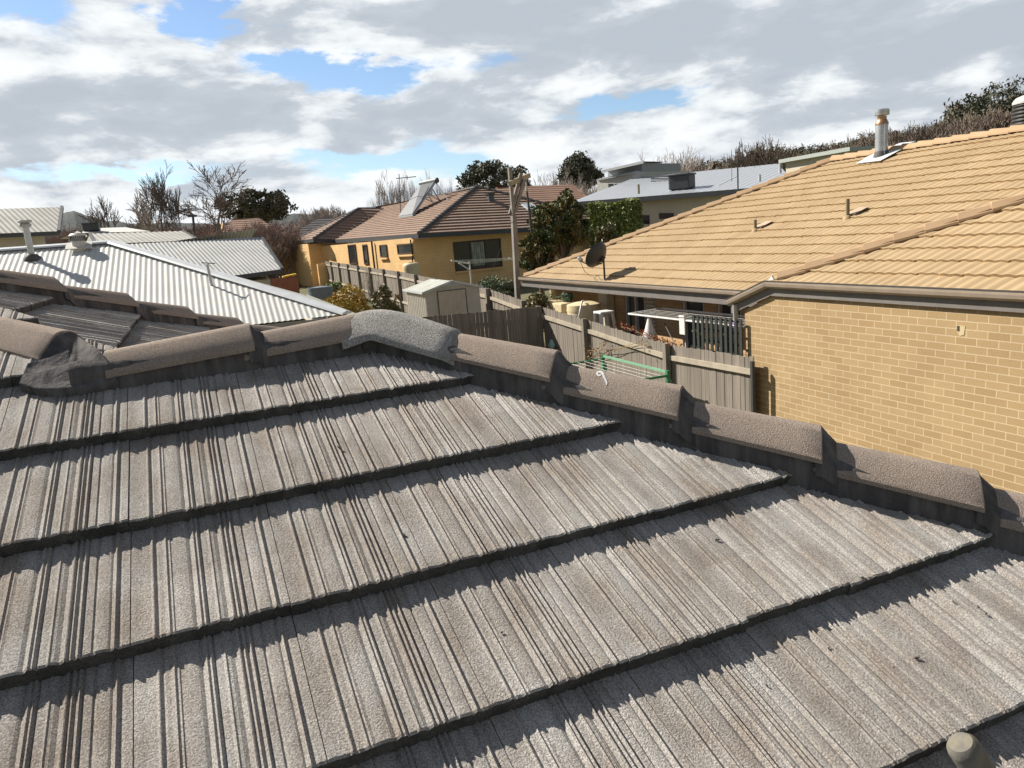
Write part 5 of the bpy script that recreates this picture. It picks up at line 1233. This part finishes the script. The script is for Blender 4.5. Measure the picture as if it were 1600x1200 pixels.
bare_tree('second bare vine trunk on the paling fence nearer the shed',586,418,26,22,110,m_bark,levels=5,spread=.7,upright=.3,stems=3,kids=(2,3),minr=.008,name='bare_vine')
# clipped hedge
r=random.Random(5); a,b=atd(917,321,47),atd(988,314,45.5); t=thing('hedge','tall clipped bright green hedge in front of the modern house','hedge',((a.x+b.x)/2,(a.y+b.y)/2,G(a.x,a.y)))
dv_=Vector((b.x-a.x,b.y-a.y,0)); L_=dv_.length; dv_.normalize(); nn_=Vector((-dv_.y,dv_.x,0)); mb=MB(); core=MB(); zb=G(a.x,a.y)
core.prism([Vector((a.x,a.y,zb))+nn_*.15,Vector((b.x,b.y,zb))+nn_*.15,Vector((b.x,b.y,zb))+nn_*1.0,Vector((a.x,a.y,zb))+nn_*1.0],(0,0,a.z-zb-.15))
for i in range(9000):
    u=r.random()*L_; face=r.random()
    zt=a.z+(b.z-a.z)*u/L_+.10*math.sin(u*3)+.07*mnoise.noise(Vector((u*2,0,0)))
    if face<.62: p=Vector((a.x,a.y,0))+dv_*u+nn_*(r.uniform(-.1,.18)+.1*mnoise.noise(Vector((u*1.6,i*.0,2)))); p.z=r.uniform(zb,zt)
    elif face<.85: p=Vector((a.x,a.y,0))+dv_*u+nn_*r.uniform(0,1.1); p.z=zt+r.uniform(-.15,.05)
    else: p=Vector((b.x,b.y,0))+dv_*r.uniform(-.1,.12)+nn_*r.uniform(0,1.1); p.z=r.uniform(zb,b.z)
    v=rvec(r)*.10; w_=v.cross(rvec(r)).normalized()*.05; q=len(mb.v); mb.v+=[tuple(p-v),tuple(p+w_),tuple(p+v),tuple(p-w_)]; mb.f.append((q,q+1,q+2,q+3))
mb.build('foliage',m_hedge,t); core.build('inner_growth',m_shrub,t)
# plants by the verandah
def sprig(name,label,centers,rad,n,size,m,seed,cat='plant',aspect=.4):
    r=random.Random(seed); c0=centers[0]; mb=leaves(MB(),r,[(c,1) for c in centers],n,rad,size,aspect,squash=1.0); [mb.tube([a,(a+b)/2+Vector((0,0,-.02)),b],.006,4) for a,b in zip(centers,centers[1:])]; return mb.top(name,m,label,cat)
sprig('red_creeper','red-leaved creeper along the fence top below the airer',[onX(x,y,bx+.12) for x,y in ((968,508),(980,512),(990,514),(1003,521),(1012,524),(1022,529),(1032,533),(1040,535),(1050,538),(1060,541),(1025,534),(1036,538),(1046,541))],.085,34,.03,m_red,201)
sprig('climbing_plant','reddish climbing plant with sparse leaves on our side of the paling fence',[onX(x,y,bx-.10) for x,y in ((925,545),(940,540),(948,535),(930,555),(920,560),(1003,532),(1010,538),(918,548))],.14,11,.035,mat('sparse_brown_leaf',(.25,.13,.06),(.30,.22,.10),scale=9,rough=.7),202)
sprig('screen_climber','pale flowered climber growing through the dark green slatted screen',[onX(x,y,7.56) for x,y in ((1095,520),(1105,535),(1112,515),(1122,540),(1130,522),(1140,535),(1118,550),(1100,548))],.16,22,.03,mat('pale_flower_mix',(.10,.14,.05),(.55,.50,.25),scale=14,rough=.7,lo=.45,hi=.58),203)
sprig('succulent','grey-green trailing succulent on top of the cream tubs',[onX(x,y,PX) for x,y in ((862,462),(858,466),(868,464),(880,462),(885,467))],.10,30,.035,m_olive,204)
sprig('flowering_plant','small yellow flowering plant just above the far end of the paling fence',[onX(x,y,7.5) for x,y in ((826,468),(829,470))],.06,40,.02,m_yellow,205)
leafy_tree('dark shrub in the shade under the far end of the tan eave',836,452,19.2,44,46,206,m_shrub,name='shrub',nclump=35,nleaf=50,size=.05,crad=.2,cat='shrub')

# right hillside: eucalypts and bare trees, each standing on the slope
e1=leafy_tree('tallest dark eucalypt on the right hillside, above the black ribbed vent',1565,122,120,130,96,301,m_euc,nclump=120,nleaf=60,size=.30,crad=.115)
e2=leafy_tree('brown-tinged eucalypt beside the tallest one on the right hillside',1512,152,126,90,74,302,m_euc2,nclump=100,nleaf=60,size=.30,crad=.125)
he1,he2=theight(e1),theight(e2)
for i,(px,py,d_,s_) in enumerate(((1480,184,140,1),(1455,191,150,1.1),(1425,196,160,1.0),(1395,200,165,1.1),(1355,204,170,1),(1340,212,170,1.1),(1300,219,180,1.0),(1283,223,185,1.2),(1260,224,190,1.1),(1235,226,195,1.2),(1212,226,200,1.1),(1190,232,205,1.1),(1110,246,215,1.3),(1085,250,215,1.2),(1135,247,215,1.2),(1590,165,118,1.2),(1540,180,135,1.2))):
    clone(e1 if i%3 else e2,px,py,d_,'dark eucalypt in the row along the right hillside skyline','hillside eucalypts',i*2.4,top=he1 if i%3 else he2,sx=s_*1.15)
rb=bare_tree('brown bare tree just left of the steel flue on the hillside',1352,206,100,46,311,m_bark4,levels=5,spread=.42,upright=1.1,stems=5,kids=(3,3),minr=.03,trunk_frac=.4)
h4=theight(rb)
k_=0
for px,py,d_ in ((1180,214,112),(1168,222,112),(1195,222,114),(1215,228,112),(1238,232,110),(1150,236,118),(1260,236,110),(1282,238,108),(1305,232,106),(1328,216,103),(1395,194,100),(1412,196,98),(1430,192,98),(1447,193,97),(1463,188,97),(1480,184,96),(1497,178,95),(1513,176,94),(1530,170,93),(1548,170,92),(1565,164,92),(1582,158,92),(1597,155,92),(1422,200,105),(1456,196,105),(1490,186,104),(1522,180,102),(1556,174,100),(1590,166,100),(1380,200,108),(1360,205,108),(1296,228,118),(1270,232,118),(1225,228,120),(1202,224,120),(1338,226,95),(1372,212,99),(1318,236,95),(1404,214,94),(1440,214,93),(1475,208,92),(1510,202,91),(1545,198,90),(1575,194,90)):
    k_+=1; clone(rb,px,py,d_,'brown bare tree massed on the right hillside beyond the tan ridge','brown bare hillside trees',k_*1.9,top=h4,sx=1.25)
# wooded floor behind the left roofs
lb=[(120,345,100),(200,347,105),(250,343,100),(300,345,98),(345,338,100),(370,336,96),(560,332,110),(460,338,115)]
for i,(px,py,d_) in enumerate(lb): clone(tw,px,py,d_,'one of the low brown thickets behind the roofs on the left','low brown thickets',i*1.1,top=h0,sx=2.0)

# ------------------------------------------------------------------ the chalk mark and small litter on our roof
from mathutils.bvhtree import BVHTree
def hitter(objs):
    vs=[];fs=[]
    for o in objs:
        n=len(vs); vs+=[WM[o]@v.co for v in o.data.vertices]; fs+=[tuple(i+n for i in p.vertices) for p in o.data.polygons]
    return BVHTree.FromPolygons(vs,fs)
bv=hitter(hipcaps)
def on(bv,x,y):
    d=ray(x,y).normalized(); h=bv.ray_cast(Vector((0,0,0)),d); return (h[0],h[1] if h[1].dot(d)<0 else -h[1]) if h[0] else None
def stroke(bv,pts,wpx):
    mb=MB(); pv=None
    for i,(x,y) in enumerate(pts):
        a=Vector(pts[max(0,i-1)]);b=Vector(pts[min(len(pts)-1,i+1)]); t=(b-a).normalized(); n=Vector((-t.y,t.x))*wpx[i]/2
        q=[on(bv,x+n.x,y+n.y),on(bv,x-n.x,y-n.y)]
        if None in q: pv=None; continue
        k=len(mb.v); mb.v+=[tuple(h[0]+h[1]*.0012) for h in q]
        if pv is not None: mb.f.append((pv,pv+1,k+1,k))
        pv=k
    return mb
stroke(bv,[(939.5,585.6),(936.5,587.2),(933.6,586),(932.6,583.6),(934.2,581.6),(937,581),(940,582.2),(942,585),(943.5,589),(945.6,593),(947.4,597),(947.8,600),(947.2,602.6)],[1.5,2.4,2.6,2.4,2.4,2.6,3,3.2,3.2,3.2,3.4,2.6,1.0]).build('painted_mark',m_chalk,roofA)
bv=hitter([front]); r=random.Random(77)
m_lit=plain('dark_leaf_litter',(.05,.045,.035),.9)
for i,(x,y) in enumerate(((1010,848),(1490,941),(1540,961),(1528,950),(1348,903),(1295,1014),(1198,1073),(1120,845),(685,748),(530,700),(632,838),(784,990),(110,846),(1432,1030))):
    h=on(bv,x,y)
    if not h: continue
    mb=MB(); s=r.uniform(.0025,.0055); a=rvec(r); a=(a-h[1]*a.dot(h[1])).normalized(); b=h[1].cross(a)
    p=h[0]+h[1]*.002; mb.prism([p-a*s*1.5,p-b*s*.5,p+a*s*1.3,p+b*s*.6],h[1]*.003); mb.top('leaf_fragment',m_lit,'tiny dark leaf fragment lying loose on the ridged grey tiles','leaf litter','leaf fragments on our roof')
